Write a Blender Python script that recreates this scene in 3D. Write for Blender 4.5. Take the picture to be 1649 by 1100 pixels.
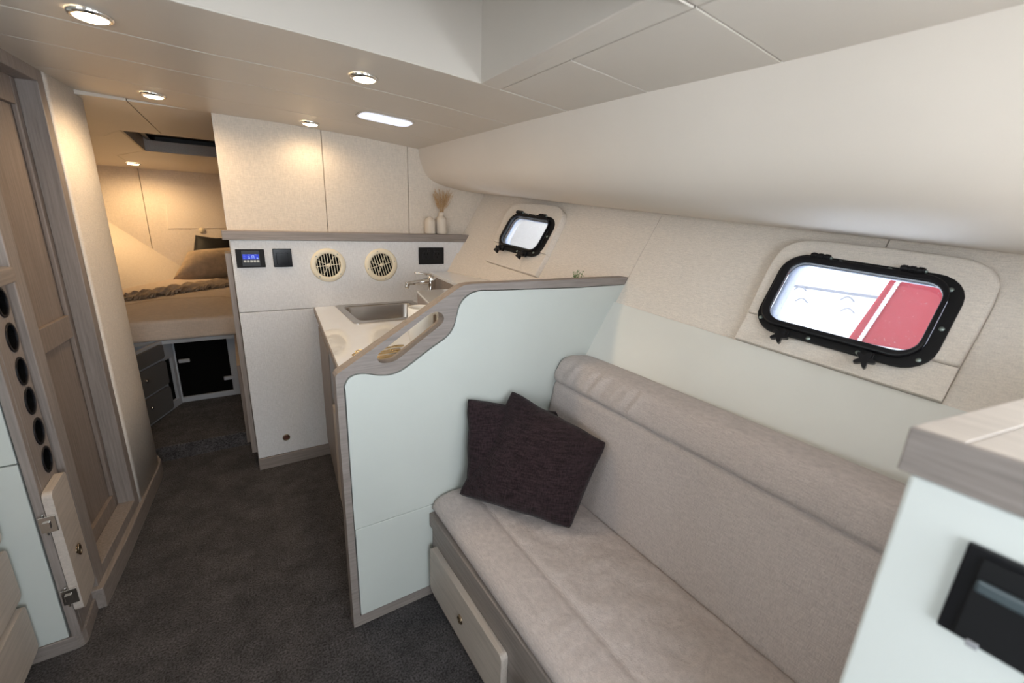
import bpy, bmesh, math, random
from mathutils import Vector, Matrix, noise
random.seed(7)
PI = math.pi
S = bpy.context.scene
for o in list(bpy.data.objects): bpy.data.objects.remove(o)
C = S.collection

# ------------------------------------------------------------ camera, world, lights, exposure
cam_d = bpy.data.cameras.new('camera'); cam = bpy.data.objects.new('camera', cam_d); C.objects.link(cam)
def cam_axes(yaw, pitch, roll):
    y, p, r = map(math.radians, (yaw, pitch, roll))
    f = Vector((math.sin(y)*math.cos(p), math.cos(y)*math.cos(p), -math.sin(p)))
    rt = Vector((math.cos(y), -math.sin(y), 0)); up = rt.cross(f)
    return math.cos(r)*rt + math.sin(r)*up, -math.sin(r)*rt + math.cos(r)*up, f
cr, cu, cf = cam_axes(33.303, 15.984, 2.5433)
cam.matrix_world = Matrix(((cr.x, cu.x, -cf.x, 0), (cr.y, cu.y, -cf.y, 0), (cr.z, cu.z, -cf.z, 1.5), (0, 0, 0, 1)))
cam_d.sensor_width = 36; cam_d.lens = 36*692/1649; cam_d.clip_start = 0.01
cam_d.dof.use_dof = True; cam_d.dof.focus_distance = 1.9; cam_d.dof.aperture_fstop = 2.3
S.camera = cam

w = bpy.data.worlds.new('sky'); S.world = w; w.use_nodes = True
bg = w.node_tree.nodes['Background']; bg.inputs[0].default_value = (0.86, 0.93, 1.0, 1); bg.inputs[1].default_value = 8.0

def area(name, loc, direction, sx, sy, power, col):
    d = bpy.data.lights.new(name, 'AREA'); d.shape = 'RECTANGLE'; d.size = sx; d.size_y = sy; d.energy = power; d.color = col
    o = bpy.data.objects.new(name, d); C.objects.link(o); o.location = loc
    o.rotation_euler = Vector(direction).to_track_quat('-Z', 'Y').to_euler()
    return o
area('companionway_daylight', (0.0, -1.15, 0.85), (0.02, 1, 0.0), 1.0, 1.0, 9, (0.85, 0.93, 1.0))
area('port_fill_light', (-1.12, 0.25, 1.66), (1, 0.0, -0.22), 1.2, 0.32, 11, (0.85, 0.93, 1.0))  # added area light for assumed, unseen port windows; no opening is built
area('starboard_fill_light', (1.22, -0.45, 1.56), (-1, 0.42, -0.12), 0.9, 0.35, 21, (0.85, 0.93, 1.0))  # added fill to brighten the port side; no window is built here

S.view_settings.view_transform = 'Standard'; S.view_settings.look = 'None'
S.view_settings.exposure = 0.0; S.view_settings.gamma = 1; S.view_settings.use_curve_mapping = False

# ------------------------------------------------------------ materials
def mat(name, col, rough=0.5, metal=0.0, spec=0.5, var=0.0, vscale=6.0, bump=0.0, bscale=300.0, stretch=None, coat=0.0, tint=None, sheen=0.0, kind='noise', wc=0.10):
    m = bpy.data.materials.new(name); m.use_nodes = True
    nt = m.node_tree; b = nt.nodes['Principled BSDF']
    b.inputs['Roughness'].default_value = rough; b.inputs['Metallic'].default_value = metal
    b.inputs['Specular IOR Level'].default_value = spec; b.inputs['Coat Weight'].default_value = coat
    b.inputs['Coat Roughness'].default_value = 0.05
    if sheen: b.inputs['Sheen Weight'].default_value = sheen
    b.inputs['Base Color'].default_value = (*col, 1)
    tc = nt.nodes.new('ShaderNodeTexCoord'); mp = nt.nodes.new('ShaderNodeMapping')
    nt.links.new(tc.outputs['Object'], mp.inputs['Vector'])
    if stretch: mp.inputs['Scale'].default_value = stretch
    if var:
        n = nt.nodes.new('ShaderNodeTexNoise'); n.inputs['Scale'].default_value = vscale; n.inputs['Detail'].default_value = 6
        n.inputs['Roughness'].default_value = 0.6
        nt.links.new(mp.outputs[0], n.inputs['Vector'])
        r = nt.nodes.new('ShaderNodeValToRGB')
        t = tint or tuple(c*(1-var) for c in col)
        r.color_ramp.elements[0].position = 0.3; r.color_ramp.elements[1].position = 0.7
        r.color_ramp.elements[0].color = (*t, 1); r.color_ramp.elements[1].color = (*[min(1, c*(1+var*0.5)) for c in col], 1)
        nt.links.new(n.outputs[0], r.inputs[0]); nt.links.new(r.outputs[0], b.inputs['Base Color'])
    if bump:
        bp = nt.nodes.new('ShaderNodeBump'); bp.inputs['Strength'].default_value = bump; bp.inputs['Distance'].default_value = 0.002
        if kind == 'noise':
            n2 = nt.nodes.new('ShaderNodeTexNoise'); n2.inputs['Scale'].default_value = bscale; n2.inputs['Detail'].default_value = 3
            nt.links.new(mp.outputs[0], n2.inputs['Vector']); nt.links.new(n2.outputs[0], bp.inputs['Height'])
        else:   # woven cloth: two crossed, jittered thread sets
            prev = None
            for k, sc in enumerate(((1.0, 1.0, 0.12), (0.12, 0.12, 1.0))):
                m2 = nt.nodes.new('ShaderNodeMapping'); m2.inputs['Scale'].default_value = sc
                nt.links.new(tc.outputs['Object'], m2.inputs['Vector'])
                n3 = nt.nodes.new('ShaderNodeTexNoise'); n3.inputs['Scale'].default_value = bscale; n3.inputs['Detail'].default_value = 2
                nt.links.new(m2.outputs[0], n3.inputs['Vector'])
                if prev:
                    mx = nt.nodes.new('ShaderNodeMath'); mx.operation = 'ADD'
                    nt.links.new(prev.outputs[0], mx.inputs[0]); nt.links.new(n3.outputs[0], mx.inputs[1])
                    nt.links.new(mx.outputs[0], bp.inputs['Height'])
                    # a faint colour change along the threads
                    if not var:
                        r = nt.nodes.new('ShaderNodeValToRGB')
                        r.color_ramp.elements[0].position = 0.36; r.color_ramp.elements[1].position = 0.64
                        r.color_ramp.elements[0].color = (*[c*(1-wc) for c in col], 1); r.color_ramp.elements[1].color = (*[min(1, c*(1+wc)) for c in col], 1)
                        hf = nt.nodes.new('ShaderNodeMath'); hf.operation = 'MULTIPLY'; hf.inputs[1].default_value = 0.5
                        nt.links.new(mx.outputs[0], hf.inputs[0]); nt.links.new(hf.outputs[0], r.inputs[0]); nt.links.new(r.outputs[0], b.inputs['Base Color'])
                prev = n3
        nt.links.new(bp.outputs[0], b.inputs['Normal'])
    return m
def emis(name, col, s):
    m = bpy.data.materials.new(name); m.use_nodes = True; b = m.node_tree.nodes['Principled BSDF']
    b.inputs['Base Color'].default_value = (*[c*0.5 for c in col], 1); b.inputs['Emission Color'].default_value = (*col, 1); b.inputs['Emission Strength'].default_value = s
    return m
def glass_mat(name, tint, gloss=0.07, dust=0.03):
    m = bpy.data.materials.new(name); m.use_nodes = True; nt = m.node_tree
    for n in list(nt.nodes): nt.nodes.remove(n)
    out = nt.nodes.new('ShaderNodeOutputMaterial'); tr = nt.nodes.new('ShaderNodeBsdfTransparent'); tr.inputs[0].default_value = (*tint, 1)
    gl = nt.nodes.new('ShaderNodeBsdfGlossy'); gl.inputs['Roughness'].default_value = 0.04
    df = nt.nodes.new('ShaderNodeBsdfDiffuse'); df.inputs[0].default_value = (0.85, 0.87, 0.9, 1)
    a = nt.nodes.new('ShaderNodeMixShader'); a.inputs[0].default_value = gloss; b = nt.nodes.new('ShaderNodeMixShader')
    tc = nt.nodes.new('ShaderNodeTexCoord'); v = nt.nodes.new('ShaderNodeTexVoronoi'); v.inputs['Scale'].default_value = 75
    r = nt.nodes.new('ShaderNodeValToRGB'); r.color_ramp.elements[0].position = 0.05; r.color_ramp.elements[0].color = (0.45, 0.45, 0.45, 1)
    r.color_ramp.elements[1].position = 0.14; r.color_ramp.elements[1].color = (dust, dust, dust, 1)
    nt.links.new(tc.outputs['Object'], v.inputs['Vector']); nt.links.new(v.outputs['Distance'], r.inputs[0]); nt.links.new(r.outputs[0], b.inputs[0])
    nt.links.new(tr.outputs[0], a.inputs[1]); nt.links.new(gl.outputs[0], a.inputs[2])
    nt.links.new(a.outputs[0], b.inputs[1]); nt.links.new(df.outputs[0], b.inputs[2]); nt.links.new(b.outputs[0], out.inputs[0])
    return m
M = {}
M['vinyl'] = mat('cream_vinyl', (0.63, 0.575, 0.51), 0.38, bump=0.12, bscale=420, var=0.03, vscale=3)
M['bulge'] = mat('cream_padded_vinyl', (0.75, 0.68, 0.605), 0.6, bump=0.12, bscale=420, var=0.03, vscale=3)
M['smooth'] = mat('smooth_offwhite_laminate', (0.55, 0.58, 0.55), 0.42, bump=0.03, bscale=60, var=0.03, vscale=4)
M['smooth_light'] = mat('smooth_laminate_brighter_lit', (0.68, 0.71, 0.69), 0.42, bump=0.03, bscale=60, var=0.03, vscale=4)  # same laminate as the partition, stronger light put into its colour
M['smooth_warm'] = mat('smooth_laminate_warmer_lit', (0.74, 0.735, 0.69), 0.42, bump=0.03, bscale=60, var=0.03, vscale=4)  # same laminate again, the warmer light on the hull put into its colour
M['weave_warm'] = mat('woven_wall_cloth_lamp_warmed', (0.66, 0.585, 0.50), 0.75, bump=0.5, bscale=420, kind='weave')  # same cloth as the hull panels, warm lamplight tinted into its colour
M['weave'] = mat('woven_wall_cloth', (0.78, 0.71, 0.635), 0.7, bump=0.5, bscale=420, kind='weave')
M['weave_grey'] = mat('woven_wall_cloth_grey', (0.71, 0.71, 0.72), 0.7, bump=0.5, bscale=420, kind='weave')
def wood(name, col, axis, dark=0.72, rough=0.5):
    st = {'x': (1.2, 26, 26), 'y': (26, 1.2, 26), 'z': (26, 26, 1.2)}[axis]
    return mat(name, col, rough, var=0.2, vscale=5, tint=tuple(c*dark for c in col), bump=0.15, bscale=12, stretch=st)
G = (0.275, 0.236, 0.216)
M['wood_x'] = wood('limed_oak_along_x', G, 'x'); M['wood_y'] = wood('limed_oak_along_y', G, 'y'); M['wood_z'] = wood('limed_oak_along_z', G, 'z')
M['wood_dark'] = wood('brown_oak_door', (0.25, 0.203, 0.178), 'z'); M['wood_pale'] = wood('pale_washed_oak', (0.50, 0.44, 0.39), 'y', 0.85)
M['fabric'] = mat('taupe_upholstery', (0.50, 0.435, 0.41), 0.85, bump=0.9, bscale=420, kind='weave', sheen=0.15, wc=0.14)
M['carpet'] = mat('charcoal_carpet', (0.046, 0.042, 0.043), 0.95, spec=0.1, var=0.55, vscale=5, tint=(0.022, 0.020, 0.021), bump=1.0, bscale=260, sheen=0.1)
def carpet():
    m = bpy.data.materials.new('charcoal_carpet'); m.use_nodes = True; nt = m.node_tree; b = nt.nodes['Principled BSDF']
    b.inputs['Roughness'].default_value = 0.95; b.inputs['Specular IOR Level'].default_value = 0.1; b.inputs['Sheen Weight'].default_value = 0.1
    tc = nt.nodes.new('ShaderNodeTexCoord'); n1 = nt.nodes.new('ShaderNodeTexNoise'); n1.inputs['Scale'].default_value = 7; n1.inputs['Detail'].default_value = 8; n1.inputs['Roughness'].default_value = 0.75
    n2 = nt.nodes.new('ShaderNodeTexNoise'); n2.inputs['Scale'].default_value = 150; n2.inputs['Detail'].default_value = 6; n2.inputs['Roughness'].default_value = 0.7
    r1 = nt.nodes.new('ShaderNodeValToRGB'); r1.color_ramp.elements[0].position = 0.36; r1.color_ramp.elements[1].position = 0.66
    r1.color_ramp.elements[0].color = (0.046, 0.044, 0.046, 1); r1.color_ramp.elements[1].color = (0.100, 0.094, 0.097, 1)
    r2 = nt.nodes.new('ShaderNodeValToRGB'); r2.color_ramp.elements[0].position = 0.38; r2.color_ramp.elements[1].position = 0.64
    r2.color_ramp.elements[0].color = (0.3, 0.3, 0.3, 1); r2.color_ramp.elements[1].color = (1.6, 1.58, 1.58, 1)
    mx = nt.nodes.new('ShaderNodeMix'); mx.data_type = 'RGBA'; mx.blend_type = 'MULTIPLY'; mx.inputs[0].default_value = 1
    bp = nt.nodes.new('ShaderNodeBump'); bp.inputs['Distance'].default_value = 0.006; bp.inputs['Strength'].default_value = 0.8
    for n in (n1, n2): nt.links.new(tc.outputs['Object'], n.inputs['Vector'])
    nt.links.new(n1.outputs[0], r1.inputs[0]); nt.links.new(n2.outputs[0], r2.inputs[0]); nt.links.new(r1.outputs[0], mx.inputs[6]); nt.links.new(r2.outputs[0], mx.inputs[7])
    nt.links.new(mx.outputs[2], b.inputs['Base Color']); nt.links.new(n2.outputs[0], bp.inputs['Height']); nt.links.new(bp.outputs[0], b.inputs['Normal'])
    return m
M['carpet'] = carpet()
M['pillow'] = mat('plum_brown_chenille', (0.026, 0.016, 0.018), 0.9, spec=0.1, bump=1.0, bscale=230, kind='weave', sheen=0.08, wc=0.55)
M['black'] = mat('black_plastic', (0.007, 0.007, 0.009), 0.34, spec=0.3); M['blackm'] = mat('black_matte', (0.006, 0.006, 0.007), 0.6, spec=0.3, bump=0.1, bscale=300)
M['gloss_black'] = mat('gloss_black_glass', (0.003, 0.003, 0.005), 0.12, spec=0.25)
M['void'] = mat('opening_shade_black', (0.004, 0.004, 0.004), 0.9, spec=0.05)  # near-black colour stands in for the shade inside openings
M['chrome'] = mat('chrome', (0.75, 0.74, 0.72), 0.12, 1.0); M['steel'] = mat('brushed_steel', (0.50, 0.48, 0.46), 0.27, 1.0, bump=0.05, bscale=200, stretch=(1, 12, 1))
M['brass'] = mat('gold_metal', (0.78, 0.61, 0.36), 0.2, 1.0); M['bronze'] = mat('antique_bronze', (0.25, 0.19, 0.13), 0.35, 1.0)
M['quartz'] = mat('white_quartz', (0.80, 0.83, 0.88), 0.05, spec=1.0, var=0.10, vscale=2.2, tint=(0.74, 0.77, 0.83), coat=0.6)
M['ivory'] = mat('ivory_plastic', (0.76, 0.68, 0.52), 0.4); M['white'] = mat('white_ceramic', (0.82, 0.82, 0.80), 0.18)
M['clay'] = mat('matte_clay', (0.62, 0.55, 0.47), 0.8, bump=0.2, bscale=150); M['grass'] = mat('dried_pampas', (0.52, 0.34, 0.18), 0.9)
M['bedding'] = mat('beige_bedding', (0.60, 0.50, 0.42), 0.9, bump=0.5, bscale=300, kind='weave', sheen=0.2)
M['tan'] = mat('tan_textured_cloth', (0.58, 0.44, 0.30), 0.95, bump=1.0, bscale=140, var=0.25, vscale=20, sheen=0.2)
M['throw'] = mat('taupe_knit', (0.46, 0.37, 0.29), 0.95, bump=1.0, bscale=120, var=0.25, vscale=25)
M['leaf'] = mat('green_leaf', (0.10, 0.20, 0.05), 0.5); M['soil'] = mat('soil', (0.04, 0.03, 0.02), 0.9)
M['frame_grey'] = mat('greyed_white_frame', (0.36, 0.38, 0.42), 0.5); M['shaded_drawer'] = mat('shaded_drawer_front', (0.10, 0.098, 0.10), 0.6); M['screw'] = mat('screw_head', (0.30, 0.36, 0.34), 0.4, 0.8)  # bow drawer colour is darkened to hold the shade under the berth
M['glass'] = glass_mat('porthole_glass', (0.93, 0.95, 0.98)); M['reveal'] = mat('pale_blue_reveal', (0.52, 0.56, 0.66), 0.5)
M['boat_white'] = mat('white_gelcoat', (0.85, 0.86, 0.88), 0.3); M['boat_line'] = mat('grey_deck_line', (0.16, 0.16, 0.18), 0.5); M['red'] = mat('faded_red_vinyl', (0.40, 0.035, 0.045), 0.45)
M['lens'] = emis('warm_lamp_lens', (1.0, 0.80, 0.52), 14); M['daylens'] = emis('skylight_glass_daylit', (0.80, 0.84, 1.0), 1.0)
M['lcd'] = emis('blue_lcd', (0.005, 0.04, 0.75), 0.45); M['lcdseg'] = emis('lcd_segments', (0.45, 0.62, 1.0), 0.7)
M['cream_btn'] = mat('grey_button', (0.50, 0.50, 0.46), 0.4); M['brown_inside'] = mat('rust_brown', (0.10, 0.035, 0.02), 0.5)

# ------------------------------------------------------------ helpers
def link(name, me, m, parent=None, bevel=0, seg=2, smooth=False, sub=0):
    o = bpy.data.objects.new(name, me); C.objects.link(o)
    if m: me.materials.append(M[m] if isinstance(m, str) else m)
    if parent: o.parent = parent; o.matrix_parent_inverse = Matrix.Translation(-parent.location) if parent.location.length else Matrix()
    if smooth:
        for p in me.polygons: p.use_smooth = True
    if bevel:
        b = o.modifiers.new('bevel', 'BEVEL'); b.width = bevel; b.segments = seg; b.limit_method = 'ANGLE'; b.angle_limit = math.radians(38)
    if sub:
        s = o.modifiers.new('sub', 'SUBSURF'); s.levels = sub; s.render_levels = sub
    return o
def tomesh(name, bm, recalc=True):
    if recalc: bmesh.ops.recalc_face_normals(bm, faces=bm.faces)
    me = bpy.data.meshes.new(name); bm.to_mesh(me); bm.free(); return me
def tag(o, label=None, cat=None, group=None, kind=None):
    if label: o['label'] = label
    if cat: o['category'] = cat
    if group: o['group'] = group
    if kind: o['kind'] = kind
    return o
def empty(name, loc, label=None, cat=None, group=None, kind=None):
    o = bpy.data.objects.new(name, None); C.objects.link(o); o.location = loc; o.empty_display_size = 0.05
    return tag(o, label, cat, group, kind)
def copy_tree(o, parent=None):
    c = o.copy(); C.objects.link(c)
    if parent: c.parent = parent
    for ch in list(o.children): copy_tree(ch, c)
    return c
def add_box(bm, a, b, mp=None):
    (x0, y0, z0), (x1, y1, z1) = a, b
    vs = [Vector((x, y, z)) for x in (x0, x1) for y in (y0, y1) for z in (z0, z1)]
    vs = [bm.verts.new(mp(*v) if mp else v) for v in vs]
    for q in ((0, 1, 3, 2), (4, 6, 7, 5), (0, 4, 5, 1), (2, 3, 7, 6), (0, 2, 6, 4), (1, 5, 7, 3)): bm.faces.new([vs[i] for i in q])
def box(name, a, b, m, parent=None, bevel=0.002, mp=None, **k):
    bm = bmesh.new(); add_box(bm, a, b, mp); return link(name, tomesh(name, bm), m, parent, bevel, **k)
def plate(name, outer, holes, mp, d0, d1, m, parent=None, bevel=0.0, **k):
    """flat plate from a 2D outline with holes; mp(a, b, d) places it, it spans depth d0..d1"""
    bm = bmesh.new(); loops = []
    for lp in [outer] + list(holes):
        vs = [bm.verts.new((p[0], p[1], 0)) for p in lp]; loops.append(vs)
        for i in range(len(vs)): bm.edges.new((vs[i], vs[(i+1) % len(vs)]))
    bmesh.ops.triangle_fill(bm, use_beauty=True, use_dissolve=False, edges=bm.edges[:], normal=(0, 0, 1))
    top = {v: bm.verts.new((v.co.x, v.co.y, 1)) for v in list(bm.verts)}
    for f in list(bm.faces): bm.faces.new([top[v] for v in reversed(f.verts)])
    for vs in loops:
        n = len(vs)
        for i in range(n):
            j = (i+1) % n; bm.faces.new((vs[i], vs[j], top[vs[j]], top[vs[i]]))
    for v in bm.verts: v.co = mp(v.co.x, v.co.y, d0 if v.co.z < 0.5 else d1)
    return link(name, tomesh(name, bm), m, parent, bevel, **k)
def rrect(x0, y0, x1, y1, r, n=6, rs=None):
    rs = rs or (r, r, r, r); out = []
    for (cx, cy, a0, rr) in ((x1-rs[0], y1-rs[0], 0, rs[0]), (x0+rs[1], y1-rs[1], 90, rs[1]), (x0+rs[2], y0+rs[2], 180, rs[2]), (x1-rs[3], y0+rs[3], 270, rs[3])):
        for i in range(n+1):
            a = math.radians(a0 + 90*i/n); out.append((cx+rr*math.cos(a), cy+rr*math.sin(a)))
    return out
def circle(cx, cy, r, n=28): return [(cx+r*math.cos(2*PI*i/n), cy+r*math.sin(2*PI*i/n)) for i in range(n)]
def smooth_path(pts, n=6, closed=False):
    out = []; N = len(pts); dim = len(pts[0])
    rng = range(N if closed else N-1)
    for i in rng:
        g = (lambda k: pts[k % N]) if closed else (lambda k: pts[max(0, min(N-1, k))])
        p0, p1, p2, p3 = g(i-1), g(i), g(i+1), g(i+2)
        for j in range(n):
            t = j/n
            out.append(tuple(0.5*((2*p1[d])+(-p0[d]+p2[d])*t+(2*p0[d]-5*p1[d]+4*p2[d]-p3[d])*t*t+(-p0[d]+3*p1[d]-3*p2[d]+p3[d])*t**3) for d in range(dim)))
    if not closed: out.append(tuple(pts[-1]))
    return out
def add_tube(bm, pts, r, n=8, caps=True, closed=False):
    pts = [Vector(p) for p in pts]; N = len(pts); rings = []
    up = Vector((0, 0, 1)); prevx = None
    for i, p in enumerate(pts):
        if closed: t = pts[(i+1) % N] - pts[i-1]
        else: t = pts[min(i+1, N-1)] - pts[max(i-1, 0)]
        t.normalize()
        x = (prevx - t*prevx.dot(t)) if prevx else t.cross(up if abs(t.z) < 0.9 else Vector((1, 0, 0)))
        x.normalize(); prevx = x; y = t.cross(x)
        rr = r[i] if isinstance(r, (list, tuple)) else r
        rings.append([bm.verts.new(p + (x*math.cos(2*PI*k/n)+y*math.sin(2*PI*k/n))*rr) for k in range(n)])
    for i in range(N if closed else N-1):
        A, B = rings[i], rings[(i+1) % N]
        for k in range(n): bm.faces.new((A[k], A[(k+1) % n], B[(k+1) % n], B[k]))
    if caps and not closed: bm.faces.new(rings[0][::-1]); bm.faces.new(rings[-1])
def tube(name, pts, r, m, parent=None, n=8, closed=False):
    bm = bmesh.new(); add_tube(bm, pts, r, n, True, closed); return link(name, tomesh(name, bm), m, parent, smooth=True)
def add_lathe(bm, prof, origin, axis=(0, 0, 1), n=28, squash=1.0):
    ax = Vector(axis).normalized(); x = ax.orthogonal().normalized(); y = ax.cross(x); o = Vector(origin)
    rings = []
    for r, h in prof:
        if r < 1e-6: rings.append([bm.verts.new(o+ax*h)])
        else: rings.append([bm.verts.new(o+ax*h+(x*math.cos(2*PI*k/n)+y*math.sin(2*PI*k/n))*r) for k in range(n)])
    for A, B in zip(rings, rings[1:]):
        for k in range(n):
            a = [A[k % len(A)], A[(k+1) % len(A)]] if len(A) > 1 else [A[0]]
            b = [B[(k+1) % len(B)], B[k % len(B)]] if len(B) > 1 else [B[0]]
            if len(a)+len(b) > 2: bm.faces.new(a+b)
def lathe(name, prof, origin, m, parent=None, axis=(0, 0, 1), n=28, bevel=0):
    bm = bmesh.new(); add_lathe(bm, prof, origin, axis, n); return link(name, tomesh(name, bm), m, parent, bevel, smooth=True)
def grid(name, fn, nu, nv, m, parent=None, closed_u=False, smooth=True, solid=0):
    bm = bmesh.new(); V = [[bm.verts.new(fn(i/nu, j/nv)) for j in range(nv+1)] for i in range(nu if closed_u else nu+1)]
    for i in range(nu):
        A = V[i]; B = V[(i+1) % len(V)]
        for j in range(nv): bm.faces.new((A[j], B[j], B[j+1], A[j+1]))
    o = link(name, tomesh(name, bm), m, parent, smooth=smooth)
    if solid: s = o.modifiers.new('solid', 'SOLIDIFY'); s.thickness = solid; s.offset = 0
    return o

def mY(y0): return lambda a, b, d: Vector((a, y0-d, b))        # plane facing aft, d towards the camera
def mXp(x0): return lambda a, b, d: Vector((x0-d, a, b))       # plane facing port
def mXs(x0): return lambda a, b, d: Vector((x0+d, a, b))       # plane facing starboard
def mZ(z0): return lambda a, b, d: Vector((a, b, z0+d))
HA = Vector((1.418, 1.338, 1.159)); HE1 = Vector((0.100, -0.992, -0.075)).normalized()
HN = Vector((0.849, 0.124, -0.513)); HN = (HN - HE1*HN.dot(HE1)).normalized(); HE2 = HN.cross(HE1)
if HE2.z < 0: HE2 = -HE2
def hull(s, t, d=0.0): return HA + HE1*s + HE2*t - HN*d        # starboard hull lining: s aft, t up, d inboard
PN = Vector((1, -0.1, 0)).normalized()
def port(a, b, d=0.0): return Vector((-0.565 + 0.1*(a-1.95), a, b)) + PN*d   # port lining: a along y, b up, d into the cabin
def czz(x, y=0.0): return 1.926 - 0.042*x if x < 0 else 1.926 - 0.04*x*x
YB = 2.66                                                     # galley bulkhead face

# ------------------------------------------------------------ setting: floor
floor = box('floor', (-1.4, -1.6, -0.05), (1.9, 3.03, 0.0), 'carpet', None, 0); tag(floor, kind='structure')
box('step', (-1.2, 3.03, -0.05), (0.3, 4.2, 0.095), 'carpet', floor, 0.008, seg=3)

# ceiling: panels separated by seams
ceil = box('ceiling', (-1.5, 1.38, 2.0), (1.3, 2.72, 2.05), 'vinyl', None, 0); tag(ceil, kind='structure')
def ceil_panel(x0, x1, y0, y1, m='vinyl', name='panel', g=0.0018):
    nx = max(2, int((x1-x0)/0.08))
    bm = bmesh.new(); bot = []; top = []
    for i in range(nx+1):
        x = x0+g+(x1-x0-2*g)*i/nx
        for L, dz in ((bot, 0), (top, 0.03)): L.append((bm.verts.new((x, y0+g, czz(x)+dz)), bm.verts.new((x, y1-g, czz(x)+dz))))
    for i in range(nx):
        bm.faces.new((bot[i][0], bot[i+1][0], bot[i+1][1], bot[i][1])); bm.faces.new((top[i][0], top[i][1], top[i+1][1], top[i+1][0]))
        for k in (0, 1): bm.faces.new((bot[i][k], bot[i+1][k], top[i+1][k], top[i][k]))
    for i in (0, nx): bm.faces.new((bot[i][0], bot[i][1], top[i][1], top[i][0]))
    return link(name, tomesh(name, bm), m, ceil, 0.0022)
for y0, y1 in ((1.352, 1.71), (1.71, 2.01), (2.01, 2.37), (2.37, 2.74)): ceil_panel(-1.4, 1.25, y0, y1)
for y0, y1 in ((-1.2, 0.63), (0.63, 1.0), (1.0, 1.35)): ceil_panel(0.80, 1.25, y0, y1)
ceil_panel(-1.4, -0.30, -1.2, 1.352); ceil_panel(-0.30, 0.80, -1.2, 0.63)
# the raised well over the companionway: forward face, side faces, top
plate('well_front', [(-0.32, 1.942), (-0.05, 1.932), (0.30, 1.926), (0.52, 1.919), (0.73, 1.9065), (0.73, 2.42), (-0.32, 2.42)], [], mY(1.40), 0, 0.048, 'vinyl', ceil, 0)
box('well_aft', (-0.32, 0.60, 1.935), (0.76, 0.64, 2.42), 'vinyl', ceil, 0.004)
def quad_solid(name, pts, off, m, parent, bevel=0.0):
    bm = bmesh.new(); a = [bm.verts.new(p) for p in pts]; b = [bm.verts.new(Vector(p)+Vector(off)) for p in pts]; n = len(pts)
    bm.faces.new(a); bm.faces.new(b[::-1])
    for i in range(n): bm.faces.new((a[i], a[(i+1) % n], b[(i+1) % n], b[i]))
    return link(name, tomesh(name, bm), m, parent, bevel)
quad_solid('well_side', [(0.722, 0.62, 2.42), (0.722, 1.352, 2.42), (0.728, 1.352, 1.905), (0.728, 0.62, 1.922)], (0.03, 0, 0), 'vinyl', ceil)
quad_solid('chamfer_trim', [(0.728, 0.66, 1.918), (0.728, 1.353, 1.9045), (0.797, 1.3535, 1.8995), (0.797, 0.632, 1.899)], (0.0, 0, 0.02), 'vinyl', ceil, 0.003)
quad_solid('chamfer_trim', [(-0.3, 0.66, 1.935), (0.726, 0.66, 1.918), (0.795, 0.634, 1.899), (-0.3, 0.634, 1.930)], (0.0, 0, 0.02), 'vinyl', ceil, 0.003)
quad_solid('well_side', [(-0.30, 0.62, 2.42), (-0.30, 1.352, 2.42), (-0.30, 1.352, 1.94), (-0.30, 0.62, 1.94)], (-0.03, 0, 0), 'vinyl', ceil)
box('well_top', (-0.34, 0.58, 2.42), (0.77, 1.42, 2.45), 'vinyl', ceil, 0)

hs = empty('wall_hull', (0, 2, 0), kind='structure')   # outer skin that keeps the daylight out
box('deck', (-2.3, 1.40, 2.04), (2.7, 6.2, 2.08), 'boat_white', hs, 0)
box('deck', (0.76, -1.3, 2.04), (2.9, 1.40, 2.08), 'boat_white', hs, 0)
box('deck', (-2.3, -1.3, 2.04), (-0.34, 1.40, 2.08), 'boat_white', hs, 0)
box('deck', (-0.34, -1.3, 2.04), (0.76, 0.60, 2.08), 'boat_white', hs, 0)
box('hull_side', (-2.34, -1.3, -0.2), (-2.30, 6.2, 2.08), 'boat_white', hs, 0)
box('hull_bottom', (-2.34, -1.3, -0.24), (2.7, 6.2, -0.20), 'boat_white', hs, 0)
box('bow_skin', (-2.34, 6.12, -0.24), (2.7, 6.2, 2.08), 'boat_white', hs, 0)
# ------------------------------------------------------------ starboard side
stb = empty('wall_starboard', (1.6, 0.8, 0), kind='structure')
W1 = rrect(0.590, 0.062, 1.030, 0.332, 0.07); W2 = rrect(-0.925, 0.100, -0.560, 0.325, 0.07)
W1o = rrect(0.55, 0.04, 1.06, 0.41, 0.07); W2o = rrect(-1.14, 0.08, -0.54, 0.42, 0.07)
plate('hull_shell', [(-4.9, -1.7), (-1.40, -1.7), (-1.40, -0.5), (2.62, -0.5), (2.62, 1.25), (-4.9, 1.25)], [W1o, W2o], hull, -0.09, -0.02, 'boat_white', stb)
plate('lower_panel', [(-1.45, -0.45), (-0.001, -0.45), (-0.001, -0.0005), (-1.45, -0.0005)], [], hull, -0.02, 0.008, 'weave', stb, 0.003)
plate('lower_panel', [(0.0, -0.45), (2.4, -0.45), (2.4, -0.0005), (0.0, -0.0005)], [], hull, -0.02, 0.012, 'smooth_warm', stb, 0.004)
pad2 = smooth_path([(-0.985, 0.128), (-1.0, 0.24), (-1.012, 0.325), (-0.985, 0.378), (-0.92, 0.398), (-0.70, 0.407), (-0.60, 0.400), (-0.552, 0.365), (-0.535, 0.30), (-0.522, 0.128)], 4)
pad1 = smooth_path([(0.546, 0.10), (0.540, 0.20), (0.540, 0.30), (0.556, 0.362), (0.61, 0.397), (0.72, 0.405), (0.95, 0.407), (1.035, 0.397), (1.078, 0.362), (1.091, 0.30), (1.088, 0.10)], 4)
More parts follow.
